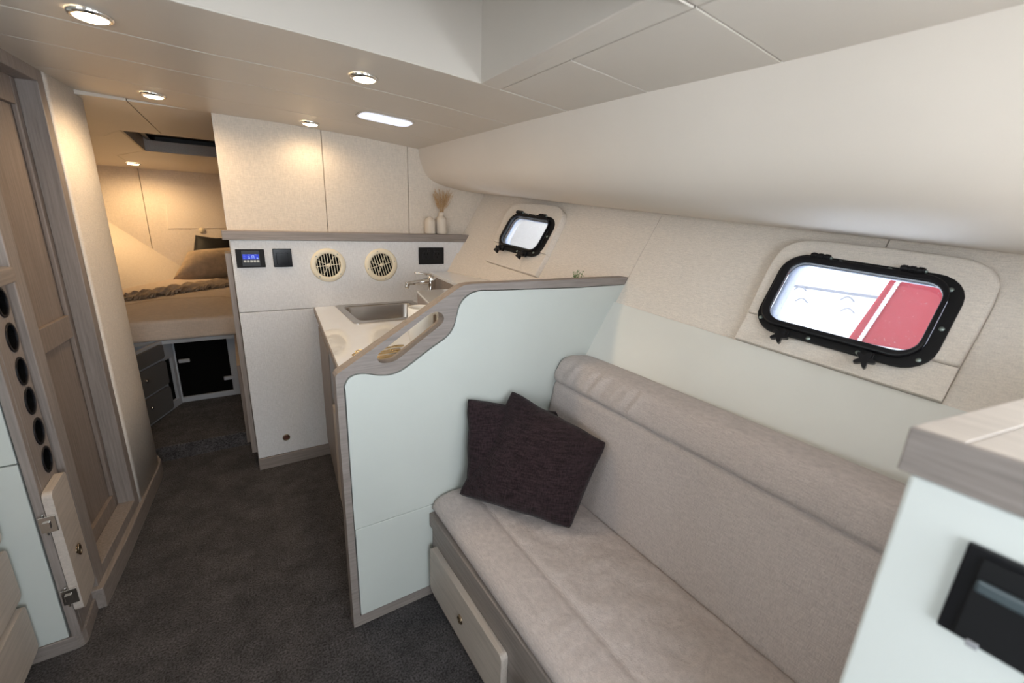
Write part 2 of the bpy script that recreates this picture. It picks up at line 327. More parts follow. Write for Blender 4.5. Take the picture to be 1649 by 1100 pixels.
plate('upper_panel', [(-1.45, 0.0), (-0.986, 0.0)] + [(a-0.0005 if a < -0.75 else a+0.0005, b+0.0005) for a, b in pad2] + [(-0.519, 0.0), (-0.001, 0.0), (-0.001, 0.55), (-1.45, 0.55)], [], hull, -0.02, 0.0, 'weave', stb, 0.0025)
i1 = [p for p in pad1 if p[0] <= 0.812]; i2 = [p for p in pad1 if p[0] > 0.818]
plate('upper_panel', [(0.0, 0.0), (0.5465, 0.0)] + [(a-0.0005, b+0.0005) for a, b in i1] + [(0.814, 0.408), (0.814, 0.6), (0.0, 0.6)], [], hull, -0.02, 0.0, 'weave', stb, 0.0025)
plate('upper_panel', [(0.816, 0.6), (0.816, 0.408)] + [(a+0.0005, b+0.0005) for a, b in i2] + [(1.0885, 0.0), (2.3, 0.0), (2.3, 0.6)], [], hull, -0.02, 0.0, 'weave', stb, 0.0025)
box('hull_lower', (1.40, -1.3, -0.22), (1.44, 2.9, 0.74), 'boat_white', stb, 0)
box('hull_shelf', (1.10, -1.3, 0.70), (1.44, 2.9, 0.735), 'boat_white', stb, 0)
def pad(outline, W, tb, sl, sr):
    m = len(W)//4; TR, TL, BL, BR = W[:m], W[m:2*m], W[2*m:3*m], W[3*m:]
    up = [p for p in BR if p[1] > tb+0.003] + TR + TL + [p for p in BL if p[1] > tb+0.003]
    lo = [p for p in BL if p[1] < tb-0.003] + [p for p in BR if p[1] < tb-0.003]
    plate('window_surround', outline + [(up[0][0], tb)] + up + [(up[-1][0], tb)], [], hull, -0.02, 0.042, 'weave', stb, 0.018, seg=4)
    plate('sill_panel', [(sl, 0.0008), (sr, 0.0008), (sr, tb-0.001), (lo[-1][0], tb-0.001)] + lo[::-1] + [(lo[0][0], tb-0.001), (sl, tb-0.001)], [], hull, -0.02, 0.030, 'weave', stb, 0.003)
pad(pad1, W1, 0.10, 0.547, 1.088)
pad(pad2, W2, 0.128, -0.985, -0.520)

def xt_at(y):
    P = [(-1.3, 1.158), (0.26, 1.143), (0.6, 1.132), (0.98, 1.10), (1.54, 1.07), (2.66, 1.041), (2.9, 1.038)]
    for (a, b), (c, d) in zip(P, P[1:]):
        if a <= y <= c: return b+(d-b)*(y-a)/(c-a)
    return P[-1][1]
prof = smooth_path([(0, 0), (0.012, 0.16), (0.035, 0.34), (0.095, 0.60), (0.20, 0.775), (0.36, 0.875), (0.60, 0.95), (0.82, 0.985), (1.02, 1.0)], 5)
def liner(u, v):
    y = -1.3+(2.735+1.3)*v; s = (HA.y-y)/0.992
    B = hull(s, 0.455, 0.0); x0 = xt_at(y); z0 = czz(x0)+0.003
    k = u*(len(prof)-1); i = min(int(k), len(prof)-2); f = k-i
    a = prof[i][0]*(1-f)+prof[i+1][0]*f; b = prof[i][1]*(1-f)+prof[i+1][1]*f
    return (x0+(B.x-x0)*a, y, z0+(B.z-z0)*b)
grid('side_deck_liner', liner, len(prof)-1, 48, 'bulge', stb)

# portholes
def porthole(n, s0, t0, s1, t1, screws, knobs, hinges, label):
    root = empty('window_%d' % n, hull((s0+s1)/2, (t0+t1)/2), kind='structure')
    cs, ct = (s0+s1)/2, (t0+t1)/2; sc = 1.0 if s1-s0 > 0.42 else 0.85
    op = rrect(s0+0.036*sc, t0+0.040*sc, s1-0.042*sc, t1-0.036*sc, 0.045)
    plate('outer_frame', rrect(s0, t0, s1, t1, 0.075), [rrect(s0+0.022, t0+0.026, s1-0.03, t1-0.02, 0.06)], hull, 0.034, 0.048, 'blackm', root, 0.003)
    plate('opening_frame', rrect(s0+0.010, t0+0.020, s1-0.030, t1-0.014, 0.06), [op], hull, 0.046, 0.064, 'black', root, 0.005, seg=3)
    plate('pane', rrect(s0+0.03, t0+0.034, s1-0.036, t1-0.03, 0.04), [], hull, 0.030, 0.034, 'glass', root)
    # light tunnel through the hull
    lp = rrect(s0+0.030, t0+0.034, s1-0.034, t1-0.028, 0.045); m = len(lp)
    bm = bmesh.new(); r0 = [bm.verts.new(hull(a, b, 0.03)) for a, b in lp]
    r1 = [bm.verts.new(hull(a, b, 0.03)+Vector((0.11, 0.018, -0.012) if n == 1 else (0.075, 0.065, -0.008))) for a, b in lp]
    for i in range(m): bm.faces.new((r0[i], r0[(i+1) % m], r1[(i+1) % m], r1[i]))
    o = link('reveal', tomesh('reveal', bm), 'reveal', root, smooth=True)
    sd = o.modifiers.new('solid', 'SOLIDIFY'); sd.thickness = 0.003
    for a, b in screws:
        bm = bmesh.new(); p = hull(a, b, 0.048); add_lathe(bm, [(0.0, 0.0025), (0.005, 0.002), (0.0065, 0)], p, -HN, 10)
        link('screw', tomesh('screw', bm), 'screw', root, smooth=True)
    for a, b in knobs:
        bm = bmesh.new(); add_lathe(bm, [(0.006, 0), (0.006, 0.035)], hull(a, b, 0.040), -HN, 10)
        add_box(bm, (a-0.012, b-0.004, 0.040), (a+0.012, b+0.022, 0.056), hull)
        k = link('latch', tomesh('latch', bm), 'black', root, 0.001)
        star = []
        for i in range(60):
            an = 2*PI*i/60; star.append((a+math.cos(an)*(0.019+0.007*math.cos(5*an)), b-0.010+math.sin(an)*(0.019+0.007*math.cos(5*an))))
        plate('knob', star, [], hull, 0.070, 0.086, 'black', k, 0.003)
    for a, b in hinges:
        bm = bmesh.new(); A = hull(a-0.028, b, 0.060); add_tube(bm, [A, A+HE1*0.056], 0.0085, 12)
        for q in (-0.018, 0.0, 0.018): 
            A = hull(a+q-0.006, b, 0.060); add_tube(bm, [A, A+HE1*0.012], 0.0105, 12)
        add_box(bm, (a-0.022, b-0.022, 0.044), (a+0.022, b+0.006, 0.054), hull)
        h = link('hinge', tomesh('hinge', bm), 'black', root, 0.001)
        bm = bmesh.new(); add_lathe(bm, [(0.0045, 0), (0.0045, 0.004), (0, 0.005)], hull(a+0.028, b, 0.060), HE1, 10); link('hinge_pin', tomesh('pin', bm), 'screw', h)
    return root
porthole(1, 0.580, 0.052, 1.040, 0.342, [(0.628, 0.322), (0.735, 0.331), (0.86, 0.332), (1.005, 0.300), (1.025, 0.185), (1.012, 0.085), (0.885, 0.061), (0.755, 0.062), (0.60, 0.09)],
         [(0.688, 0.045), (0.912, 0.045)], [(0.682, 0.333), (0.912, 0.335)], '')
porthole(2, -0.935, 0.090, -0.550, 0.335, [(-0.80, 0.325), (-0.735, 0.325), (-0.565, 0.22), (-0.60, 0.115), (-0.73, 0.1), (-0.86, 0.12)],
         [(-0.860, 0.085), (-0.655, 0.085)], [(-0.865, 0.328), (-0.665, 0.328)], '')

# ------------------------------------------------------------ forward bulkhead of the galley
fwd = empty('wall_forward', (0.7, 2.8, 0), kind='structure')
def czf(x): return czz(x)+0.004
def bulk_panel(x0, x1, right_hull=False):
    pts = [(x0+0.0015, 1.372), (x1-0.0015, 1.372), (x1-0.0015, czf(x1)), ((x0+x1)/2, czf((x0+x1)/2)), (x0+0.0015, czf(x0))]
    plate('upper_panel', pts, [], mY(2.75), 0, 0.025, 'weave_warm', fwd, 0.002)
bulk_panel(0.0, 0.488); bulk_panel(0.488, 0.972); bulk_panel(0.972, 1.60)
plate('core', [(0.0, 0.0), (1.7, 0.0), (1.7, 1.9), (0.0, 1.93)], [], mY(2.82), 0, 0.07, 'vinyl', fwd, 0)
plate('splash_panel', [(0.003, 0.955), (1.30, 0.955), (1.42, 1.333), (0.003, 1.333)], [], mY(2.75), 0, 0.09, 'weave_grey', fwd, 0.003)
plate('base_panel', [(0.003, 0.075), (0.45, 0.075), (0.45, 0.952), (0.003, 0.952)], [], mY(2.75), 0, 0.09, 'weave_grey', fwd, 0.003)
box('end_post', (-0.026, 2.70, 0.10), (0.001, 2.83, 1.262), 'wood_z', fwd, 0.003)
box('end_post', (-0.002, 2.725, 1.37), (0.002, 2.83, 1.93), 'vinyl', fwd, 0)
bb = box('baseboard_forward', (0.0, 2.655, 0.0), (0.42, 2.76, 0.073), 'wood_x', None, 0.003); tag(bb, kind='structure')
sh = plate('shelf', [(-0.028, 2.650), (1.375, 2.650), (1.46, 2.72), (1.46, 2.727), (-0.028, 2.727)], [], mZ(1.333), 0, 0.047, 'wood_x', None, 0.003)
tag(sh, 'narrow limed wood ledge along the bulkhead above the galley controls', 'shelf')

# ------------------------------------------------------------ port side: nose cabinet, door, curved lining
pw = empty('wall_port', (-0.6, 2.4, 0), kind='structure')
def pz(a): return 1.955
# curved white lining forward of the door, wrapping round into the bow cabin
def lining(u, v):
    path = [(2.468, 0.0), (2.60, 0.0), (2.75, 0.0), (2.84, -0.004), (2.90, -0.020), (2.935, -0.05), (2.945, -0.10), (2.945, -0.25), (2.945, -0.45)]
    P = path[min(int(u*(len(path)-1)), len(path)-2)]; k = u*(len(path)-1)-min(int(u*(len(path)-1)), len(path)-2); Q = path[min(int(u*(len(path)-1)), len(path)-2)+1]
    a = P[0]+(Q[0]-P[0])*k; d = P[1]+(Q[1]-P[1])*k
    return port(a, 0.075+v*1.905, d)
grid('curved_panel', lining, 32, 4, 'weave', pw, solid=0.006)
# baseboard following the wall
bmz = bmesh.new()
base_path = [(-0.552, 1.905), (-0.520, 2.2), (-0.500, 2.45), (-0.483, 2.66), (-0.470, 2.80), (-0.470, 2.89), (-0.490, 2.955), (-0.56, 2.975), (-0.9, 2.975)]
in_path = [(-0.62, 1.905), (-0.58, 2.2), (-0.55, 2.45), (-0.53, 2.66), (-0.52, 2.80), (-0.51, 2.86), (-0.53, 2.90), (-0.6, 2.92), (-0.9, 2.92)]
bbp = plate('baseboard_port', base_path + in_path[::-1], [], mZ(0.0), 0, 0.088, 'wood_y', None, 0.004); tag(bbp, kind='structure')
# door and frame
dr = empty('door_1', port(2.2, 0), kind='structure')
plate('frame', [(1.925, 0.088), (2.466, 0.088), (2.466, 1.962), (1.925, 1.962)], [[(1.990, 0.135), (2.418, 0.135), (2.418, 1.905), (1.990, 1.905)]], port, -0.062, 0.0, 'wood_z', dr, 0.003)
plate('frame_head', [(1.70, 1.907), (1.923, 1.907), (1.923, 1.97), (1.70, 1.97)], [], port, -0.062, 0.0, 'wood_y', dr, 0.003)
leaf = plate('leaf', [(1.96, 0.12), (2.47, 0.12), (2.47, 1.93), (1.96, 1.93)], [], port, -0.10, -0.078, 'wood_dark', dr, 0)
plate('stile', [(2.395, 0.12), (2.470, 0.12), (2.470, 1.93), (2.395, 1.93)], [], port, -0.078, -0.062, 'wood_dark', leaf, 0.004)
plate('stile', [(1.96, 0.12), (2.035, 0.12), (2.035, 1.93), (1.96, 1.93)], [], port, -0.078, -0.062, 'wood_dark', leaf, 0.004)
for z0, z1 in ((0.12, 0.195), (0.955, 1.045), (1.815, 1.93)):
    plate('rail', [(2.035, z0), (2.395, z0), (2.395, z1), (2.035, z1)], [], port, -0.078, -0.062, 'wood_dark', leaf, 0.004)

# nose cabinet with bottle holes
nc = empty('bottle_cabinet', (-0.6, 1.83, 0), 'slim wooden end cabinet with six round holes and small flap door', 'cabinet')
HZ = [1.197, 1.090, 0.982, 0.883, 0.777, 0.675]
def hole_poly(cy, cz): return [(cy+0.036*math.cos(2*PI*i/28), cz+0.043*math.sin(2*PI*i/28)) for i in range(28)]
plate('side_board', [(1.7655, 0.055), (1.912, 0.055), (1.912, 1.25), (1.7655, 1.25)], [hole_poly(1.858, z) for z in HZ], mXs(-0.605), 0, 0.02, 'wood_z', nc, 0.002)
for z in HZ:
    lp = hole_poly(1.858, z); inner = [(1.858+(a-1.858)*0.86, z+(b-z)*0.90) for a, b in lp]
    outer = [(1.858+(a-1.858)*1.10, z+(b-z)*1.06) for a, b in lp]
    r = plate('hole_rim', outer, [inner], mXs(-0.588), 0, 0.006, 'black', nc, 0.001)
    bm = bmesh.new(); m_ = len(inner); r0 = [bm.verts.new((-0.586, a, b)) for a, b in inner]; r1 = [bm.verts.new((-0.70, a, b)) for a, b in inner]
    for i in range(m_): bm.faces.new((r0[i], r0[(i+1) % m_], r1[(i+1) % m_], r1[i]))
    bm.faces.new(r1); link('hole_lining', tomesh('hole_lining', bm), 'void', r, smooth=False)
plate('end_panel', [(-1.2, 0.055), (-0.616, 0.055), (-0.612, 0.724), (-1.2, 0.724)], [], mY(1.765), 0, 0.022, 'smooth', nc, 0.003)
plate('end_panel', [(-1.2, 0.728), (-0.612, 0.728), (-0.608, 1.25), (-1.2, 1.25)], [], mY(1.765), 0, 0.022, 'smooth', nc, 0.003)
plate('corner_post', [(-0.610, 0.05), (-0.585, 0.05), (-0.585, 1.25), (-0.606, 1.25)], [], mY(1.765), 0, 0.024, 'wood_z', nc, 0.003)
plate('plinth', [(-1.2, 1.738), (-0.60, 1.738), (-0.585, 1.745), (-0.578, 1.765), (-0.578, 1.93), (-1.2, 1.93)], [], mZ(0), 0, 0.055, 'wood_x', nc, 0.003)
flap = plate('flap_door', rrect(1.738, 0.150, 1.885, 0.612, 0.02), [], mXs(-0.583), 0, 0.024, 'wood_pale', nc, 0.006, seg=3)
bm = bmesh.new(); add_tube(bm, [(-0.552, 1.805+0.011*math.cos(a), 0.345+0.019*math.sin(a)) for a in [2*PI*i/20 for i in range(20)]], 0.003, 8, closed=True)
add_lathe(bm, [(0.012, 0), (0.012, 0.003), (0, 0.004)], (-0.559, 1.805, 0.345), (1, 0, 0), 16)
link('ring_pull', tomesh('ring_pull', bm), 'bronze', flap, smooth=True)
for z in (0.51, 0.225):
    bm = bmesh.new(); add_box(bm, (-0.600, 1.727, z-0.028), (-0.562, 1.737, z+0.028)); add_box(bm, (-0.592, 1.721, z-0.012), (-0.575, 1.729, z+0.012))
    add_tube(bm, [(-0.588, 1.732, z-0.038), (-0.588, 1.732, z+0.038)], 0.005, 8)
    link('hinge', tomesh('hinge', bm), 'chrome', flap, 0.001)

# aft port cabinet with drawers, worktop above
pc = empty('drawer_cabinet', (-0.95, 0.4, 0), 'port side cabinet with pale rounded drawer fronts beside the aisle', 'cabinet')
box('body', (-1.2, -0.9, 0.05), (-0.705, 1.735, 1.24), 'smooth', pc, 0.003)
box('plinth', (-1.2, -0.9, 0.0), (-0.715, 1.735, 0.05), 'wood_y', pc, 0.002)
for ya, yb in ((0.95, 1.722), (0.1, 0.87)):
    for z0, z1 in ((0.075, 0.255), (0.285, 0.470), (0.50, 0.69)):
        d = plate('drawer', rrect(ya, z0, yb, z1, 0.02), [], mXs(-0.705), 0, 0.026, 'wood_pale', pc, 0.006, seg=3)
        lathe('pull', [(0.013, 0), (0.013, 0.004), (0.006, 0.005), (0, 0.003)], (-0.679, (ya+yb)/2, (z0+z1)/2), 'bronze', d, (1, 0, 0), 16)
pt = plate('worktop', [(-0.552, -0.9), (-0.552, 1.893), (-0.57, 1.905), (-1.2, 1.905), (-1.2, -0.9)], [], mZ(1.252), 0, 0.045, 'wood_y', None, 0.004)
tag(pt, 'wooden worktop end above the column of round holes at far left', 'worktop')
o = plate('splash_panel', [(-1.2, 1.30), (-0.602, 1.30), (-0.602, 1.96), (-1.2, 1.96)], [], mY(1.92), 0, 0.012, 'smooth', pw, 0.001)
box('back', (-1.25, -1.25, 0), (-1.2, 1.95, 1.96), 'smooth', pw, 0)
box('void_fill', (-1.2, 1.93, 0), (-0.68, 1.95, 1.97), 'smooth', pw, 0)

# ------------------------------------------------------------ bow cabin
bow = empty('wall_bow', (-0.3, 6.0, 0.8), kind='structure')
def zc_bow(y): return 1.93-(y-2.74)*0.031
plate('panel', [(-2.2, 0.5), (-0.70, 0.5), (-0.70, 1.85), (-2.2, 1.85)], [], mY(6.05), 0, 0.03, 'weave', bow, 0.004)
plate('panel', [(-0.696, 0.5), (1.2, 0.5), (1.2, 1.85), (-0.696, 1.85)], [], mY(6.05), 0, 0.03, 'weave', bow, 0.004)
hatch = plate('locker_door', [(-0.535, 1.235), (0.10, 1.255), (0.10, 1.705), (-0.505, 1.69)], [], mY(6.02), 0, 0.008, 'weave', bow, 0.003)
lathe('locker_catch', [(0.03, 0), (0.028, 0.01), (0, 0.012)], (-0.24, 6.014, 1.225), 'ivory', bow, (0, -1, 0), 12)
# sloping hull side of the berth to port, and its mirror hidden behind the galley
def side_plane(name, sgn, cx):
    a = Vector((-0.39, 6.02, 0.75)); b = Vector((-1.10, 6.02, 1.375)); c = Vector((-0.855, 5.1, 0.75))
    d1 = b-a; d2 = c-a
    P = lambda u, v: a + d1*u + d2*v
    pts = [P(-0.4, -0.05), P(1.6, -0.05), P(1.6, 4.2), P(-0.4, 4.2)]
    if sgn < 0: pts = [Vector((2*cx-p.x, p.y, p.z)) for p in pts][::-1]
    return quad_solid('side_panel', pts, (0, 0, -0.03), 'weave', bow)
side_plane('p', 1, 0); side_plane('s', -1, -0.15)
box('forepeak_side', (-2.2, 2.98, 0.0), (-2.17, 6.05, 1.95), 'weave', bow, 0)
def bow_ceiling():
    HX0, HX1, HY0, HY1 = -0.47, 0.30, 3.62, 4.52
    f = lambda a, b, d: Vector((a, b, zc_bow(b)+d))
    for poly in ([(-2.2, 2.742), (-0.315, 2.742), (-0.275, HY0-0.04), (-0.30, HY0), (HX0, HY0), (-0.60, 3.95), (-2.2, 3.95)],
                 [(-0.311, 2.742), (1.5, 2.742), (1.5, HY0-0.002), (-0.29, HY0-0.002), (-0.272, HY0-0.04)],
                 [(-2.2, 3.953), (-0.60, 3.953), (HX0-0.002, HY0+0.002), (HX0, HY1), (-0.70, 5.0), (-0.70, 6.03), (-2.2, 6.03)],
                 [(HX0+0.002, HY1), (HX1, HY1), (HX1, HY0), (1.5, HY0), (1.5, 6.03), (-0.697, 6.03), (-0.697, 5.0)]):
        plate('panel', poly, [], f, 0, 0.02, 'vinyl', ceil, 0.002)
    h = empty('window_3', (-0.1, 4.0, 1.9), kind='structure')
    plate('hatch_coaming', [(HX0, HY0), (HX1, HY0), (HX1, HY1), (HX0, HY1)], [[(HX0+0.012, HY0+0.012), (HX1-0.012, HY0+0.012), (HX1-0.012, HY1-0.012), (HX0+0.012, HY1-0.012)]], lambda a, b, d: Vector((a, b, zc_bow(b)+d)), 0.0, 0.11, 'wood_pale', h, 0)
    plate('hatch_blind', [(HX0, HY0), (HX1, HY0), (HX1, HY1), (HX0, HY1)], [], lambda a, b, d: Vector((a, b, zc_bow(b)+d)), 0.105, 0.115, 'blackm', h, 0)
    plate('hatch_frame', rrect(HX0+0.03, HY0+0.03, HX1-0.03, HY1-0.03, 0.05), [rrect(HX0+0.06, HY0+0.06, HX1-0.06, HY1-0.06, 0.04)], lambda a, b, d: Vector((a, b, zc_bow(b)+d)), 0.075, 0.105, 'black', h, 0.003)
bow_ceiling()

# berth: base, mattress, bedding
bb_ = empty('berth_base', (-0.3, 3.75, 0.095), 'dark open berth base under the mattress with pale frame and side drawers', 'cabinet')
fr = plate('front_frame', [(-0.440, 0.097), (-0.045, 0.097), (-0.045, 0.59), (-0.440, 0.59)], [[(-0.412, 0.137), (-0.100, 0.137), (-0.100, 0.60-0.02), (-0.412, 0.58)]], mY(3.74), 0, 0.02, 'frame_grey', bb_, 0.003)
box('locker_inside', (-0.44, 3.76, 0.10), (-0.045, 3.80, 0.59), 'void', bb_, 0)  # flat black slab in place of the shaded locker depth
box('latch', (-0.400, 3.700, 0.405), (-0.335, 3.722, 0.430), 'frame_grey', bb_, 0.004); box('latch', (-0.150, 3.700, 0.232), (-0.085, 3.722, 0.258), 'frame_grey', bb_, 0.004)
A_ = Vector((-0.585, 3.337, 0)); D_ = Vector((0.397, 0.918, 0)).normalized(); N_ = Vector((0.918, -0.397, 0))
ang = lambda a, b, d: A_ + D_*a + Vector((0, 0, b)) + N_*d
plate('side_face', [(-0.1, 0.097), (0.415, 0.097), (0.415, 0.60), (-0.1, 0.60)], [[(0.30, 0.15), (0.385, 0.15), (0.385, 0.46), (0.30, 0.46)]], ang, -0.02, 0, 'frame_grey', bb_, 0.002)
plate('dark_gap', [(0.28, 0.12), (0.40, 0.12), (0.40, 0.5), (0.28, 0.5)], [], ang, -0.04, -0.022, 'void', bb_)  # black backing painted as the shade in the gap
for z0, z1 in ((0.12, 0.285), (0.305, 0.470), (0.49, 0.585)):
    d = plate('drawer', rrect(-0.09, z0, 0.285, z1, 0.02), [], ang, 0.0, 0.018, 'shaded_drawer', bb_, 0.004)  # drawer fronts carry the berth shade in their dark colour
    if z1 < 0.5:
        bm = bmesh.new(); add_lathe(bm, [(0.008, 0), (0.011, 0.01), (0.006, 0.016), (0, 0.017)], ang(0.055, (z0+z1)/2+0.02, 0.018), N_, 12); link('knob', tomesh('knob', bm), 'chrome', d, smooth=True)
box('side_wall', (-0.045, 2.86, 0.095), (-0.020, 3.76, 0.60), 'wood_dark', bb_, 0.002)
def mattress(name, outline, z0, z1, m, parent, r=0.03):
    return plate(name, outline, [], mZ(z0), 0, z1-z0, m, parent, r, seg=4)
mt = empty('mattress', (-0.3, 4.5, 0.60), 'beige mattress of the forward berth seen through the doorway', 'mattress')
mattress('cushion', [(-0.95, 3.60), (0.02, 3.60), (0.02, 4.27), (-0.12, 4.45), (-0.52, 4.45), (-0.98, 4.02)], 0.600, 0.745, 'bedding', mt, 0.025)
mattress('cushion', [(-2.1, 4.3), (-0.99, 4.03), (-0.53, 4.46), (-0.11, 4.46), (0.03, 4.28), (1.2, 4.3), (1.2, 6.0), (-2.1, 6.0)], 0.600, 0.742, 'bedding', mt, 0.02)
bbx = box('platform', (-2.1, 3.62, 0.575), (1.4, 6.0, 0.600), 'frame_grey', bb_, 0)

def soft_pillow(name, c, m, label, cat, thick=0.11, pw_=2.4, group=None, seed=0, n=28, pin=0.05, crease=0.006, wavy=1.0):
    """c: four corner points BL, BR, TR, TL; a stuffed square cushion with pinched corners"""
    BL, BR, TR, TL = [Vector(p) for p in c]; nrm = ((BR-BL).cross(TL-BL)).normalized()
    bm = bmesh.new(); V = {}
    for side in (1, -1):
        for i in range(n+1):
            for j in range(n+1):
                u = i/n; v = j/n; edge = i in (0, n) or j in (0, n)
                if edge and side < 0: V[side, i, j] = V[1, i, j]; continue
                a = 2*u-1; b = 2*v-1
                uu = 0.5+0.5*a*(1-pin*(1-b*b)*wavy); vv = 0.5+0.5*b*(1-pin*(1-a*a)*wavy)
                p = BL*(1-uu)*(1-vv)+BR*uu*(1-vv)+TR*uu*vv+TL*(1-uu)*vv
                h = thick*0.5*(max(0, (1-abs(a)**pw_)*(1-abs(b)**pw_)))**0.55
                cr_ = 1-0.035*(a*a*b*b)**3
                uu = 0.5+(uu-0.5)*cr_+0.012*noise.noise(Vector((v*5, seed, u*2))); vv = 0.5+(vv-0.5)*cr_+0.012*noise.noise(Vector((u*5, seed+9, v*2)))
                p = BL*(1-uu)*(1-vv)+BR*uu*(1-vv)+TR*uu*vv+TL*(1-uu)*vv
                q = noise.noise(Vector((u*3.1+seed, v*3.3, side*1.7)))*0.5+noise.noise(Vector((u*8+seed, v*8, side*3)))*0.3
                q2 = noise.noise(Vector(((a+b)*9+seed, (a-b)*2+seed, side)))*0.6*min(1, abs(a*b)*2)+noise.noise(Vector((u*14, v*14+seed, side)))*0.25
                p = p + nrm*side*h + nrm*(q+q2)*crease*(1-0.4*(a*a+b*b))
                V[side, i, j] = bm.verts.new(p)
    for side in (1, -1):
        for i in range(n):
            for j in range(n):
                q = [V[side, i, j], V[side, i+1, j], V[side, i+1, j+1], V[side, i, j+1]]
                try: bm.faces.new(q if side > 0 else q[::-1])
                except ValueError: pass
    o = link(name, tomesh(name, bm), m, None, smooth=True); tag(o, label, cat, group)
    return o
o = soft_pillow('bed_pillow', [(-0.50, 5.15, 0.80), (0.18, 5.30, 0.80), (0.15, 5.55, 1.07), (-0.36, 5.35, 1.05)], 'tan', 'plump tan bed pillow lying on the forward berth', 'pillow', 0.30, seed=3, n=20)
soft_pillow('cushion', [(-0.42, 5.55, 0.80), (0.1, 5.62, 0.80), (0.06, 5.80, 1.17), (-0.30, 5.80, 1.19)], 'blackm', 'black cushion behind the tan pillow on the forward berth', 'cushion', 0.12, seed=5, n=20, pin=0.12)
# knitted throw with folds and fringe
def throw(u, v):
    path = [(-0.75, 4.52), (-0.62, 4.62), (-0.45, 4.80), (-0.25, 4.98), (-0.05, 5.12), (0.15, 5.22)]
    k = u*(len(path)-1); i = min(int(k), len(path)-2); f = k-i
    x = path[i][0]*(1-f)+path[i+1][0]*f; y = path[i][1]*(1-f)+path[i+1][1]*f
    wd = 0.05+0.09*u; b = (v-0.5)*2
    z = 0.757+0.05*math.sqrt(max(0, 1-b*b))*(0.5+0.5*u)+0.022*noise.noise(Vector((u*14, v*5, 2)))+0.012*math.sin(u*60+v*5)*(1-b*b)
    return (x-0.35*b*wd, y+b*wd, max(z, 0.752))
th = grid('throw_blanket', throw, 90, 26, 'throw', None, solid=0.006); tag(th, 'fringed taupe knit throw bunched across the forward berth', 'blanket')
bm = bmesh.new()
for i in range(70):
    u = random.random(); p = Vector(throw(u, 0.03+0.1*random.random())); 
    q = p+Vector((-0.03+random.uniform(-0.03, 0.03), -0.05-0.05*random.random(), 0)); q.z = 0.752
    add_tube(bm, [p, (p+q)/2+Vector((0, 0, 0.006)), q], 0.005, 5)
tag(link('fringe', tomesh('fringe', bm), 'throw', th, smooth=True), kind='stuff')

# ------------------------------------------------------------ galley partition with handrail slot
gp = empty('galley_partition', (0.9, 1.36, 0), 'half height off-white partition with wooden edge and slotted handrail beside sofa', 'partition')
outer = [(0.230, 0.0), (0.230, 1.003), (0.236, 1.012), (0.652, 1.262), (0.672, 1.270), (0.70, 1.273), (1.495, 1.269), (1.497, 1.240)]
wave = smooth_path([(1.2, 1.238), (0.80, 1.247), (0.745, 1.250), (0.705, 1.245), (0.672, 1.228), (0.650, 1.200), (0.640, 1.165), (0.628, 1.125), (0.600, 1.092), (0.545, 1.060), (0.485, 1.022), (0.440, 0.996), (0.400, 0.986), (0.360, 0.990), (0.320, 1.002), (0.290, 1.004), (0.266, 0.994), (0.2525, 0.970)], 5)
inner = [(1.497, 1.238)] + wave + [(0.2525, 0.94), (0.255, 0.045), (0.90, 0.045), (0.90, 0.0)]
slot = smooth_path([(0.367, 1.062), (0.361, 1.046), (0.367, 1.032), (0.384, 1.026), (0.408, 1.027), (0.432, 1.036), (0.50, 1.081), (0.560, 1.121), (0.584, 1.138), (0.594, 1.155), (0.590, 1.172), (0.574, 1.182), (0.553, 1.181), (0.532, 1.172), (0.46, 1.124), (0.40, 1.084)], 5, True)
plate('wooden_rail', outer + inner, [slot], mY(1.385), 0, 0.047, 'wood_x', gp, 0.004, seg=3)
fillp = [(0.2555, 0.4315), (0.2565, 0.952)] + [(a+0.002, b-0.003) for a, b in wave[::-1]] + [(1.48, 1.236), (1.36, 1.02), (1.30, 0.4315)]
plate('upper_panel', fillp, [], mY(1.375), 0, 0.041, 'smooth', gp, 0.004, seg=3)
plate('lower_panel', [(0.2575, 0.048), (0.90, 0.048), (0.90, 0.4285), (0.2575, 0.4285)], [], mY(1.375), 0, 0.041, 'smooth', gp, 0.004, seg=3)

# ------------------------------------------------------------ galley units
gx = lambda y: 0.372-(2.664-y)*0.0833
gc = empty('galley_cabinet', (0.7, 2.0, 0), 'wooden galley base cabinet under the white worktop beside the partition', 'cabinet')
plate('body', [(gx(2.65)+0.022, 2.653), (gx(1.39)+0.022, 1.39), (0.88, 1.39), (1.05, 2.653)], [], mZ(0.0), 0, 0.70, 'wood_z', gc, 0.002)
plate('top_rail', [(gx(2.65)+0.022, 2.653), (gx(1.39)+0.022, 1.39), (gx(1.39)+0.05, 1.39), (gx(2.65)+0.05, 2.653)], [], mZ(0.70), 0, 0.228, 'wood_z', gc, 0.002)
cfa = lambda a, b, d: Vector((gx(a)+0.022-d, a, b))
plate('cabinet_door', rrect(1.46, 0.14, 2.02, 0.62, 0.015), [], cfa, 0.0, 0.016, 'wood_pale', gc, 0.004)
plate('cabinet_door', rrect(2.06, 0.14, 2.60, 0.86, 0.015), [], cfa, 0.0, 0.014, 'wood_z', gc, 0.004)
plate('oven_front', rrect(1.46, 0.655, 2.02, 0.90, 0.004), [], cfa, 0.0, 0.012, 'gloss_black', gc, 0.002)
sx0, sx1, sy0, sy1 = 0.500, 0.925, 2.185, 2.60
ct = plate('galley_worktop', [(gx(2.655), 2.655), (gx(1.388), 1.388), (1.30, 1.388), (1.06, 2.655)], [rrect(sx0, sy0, sx1, sy1, 0.03)], mZ(0.930), 0, 0.03, 'quartz', None, 0.002)
tag(ct, 'glossy white stone galley worktop around the sink', 'worktop')
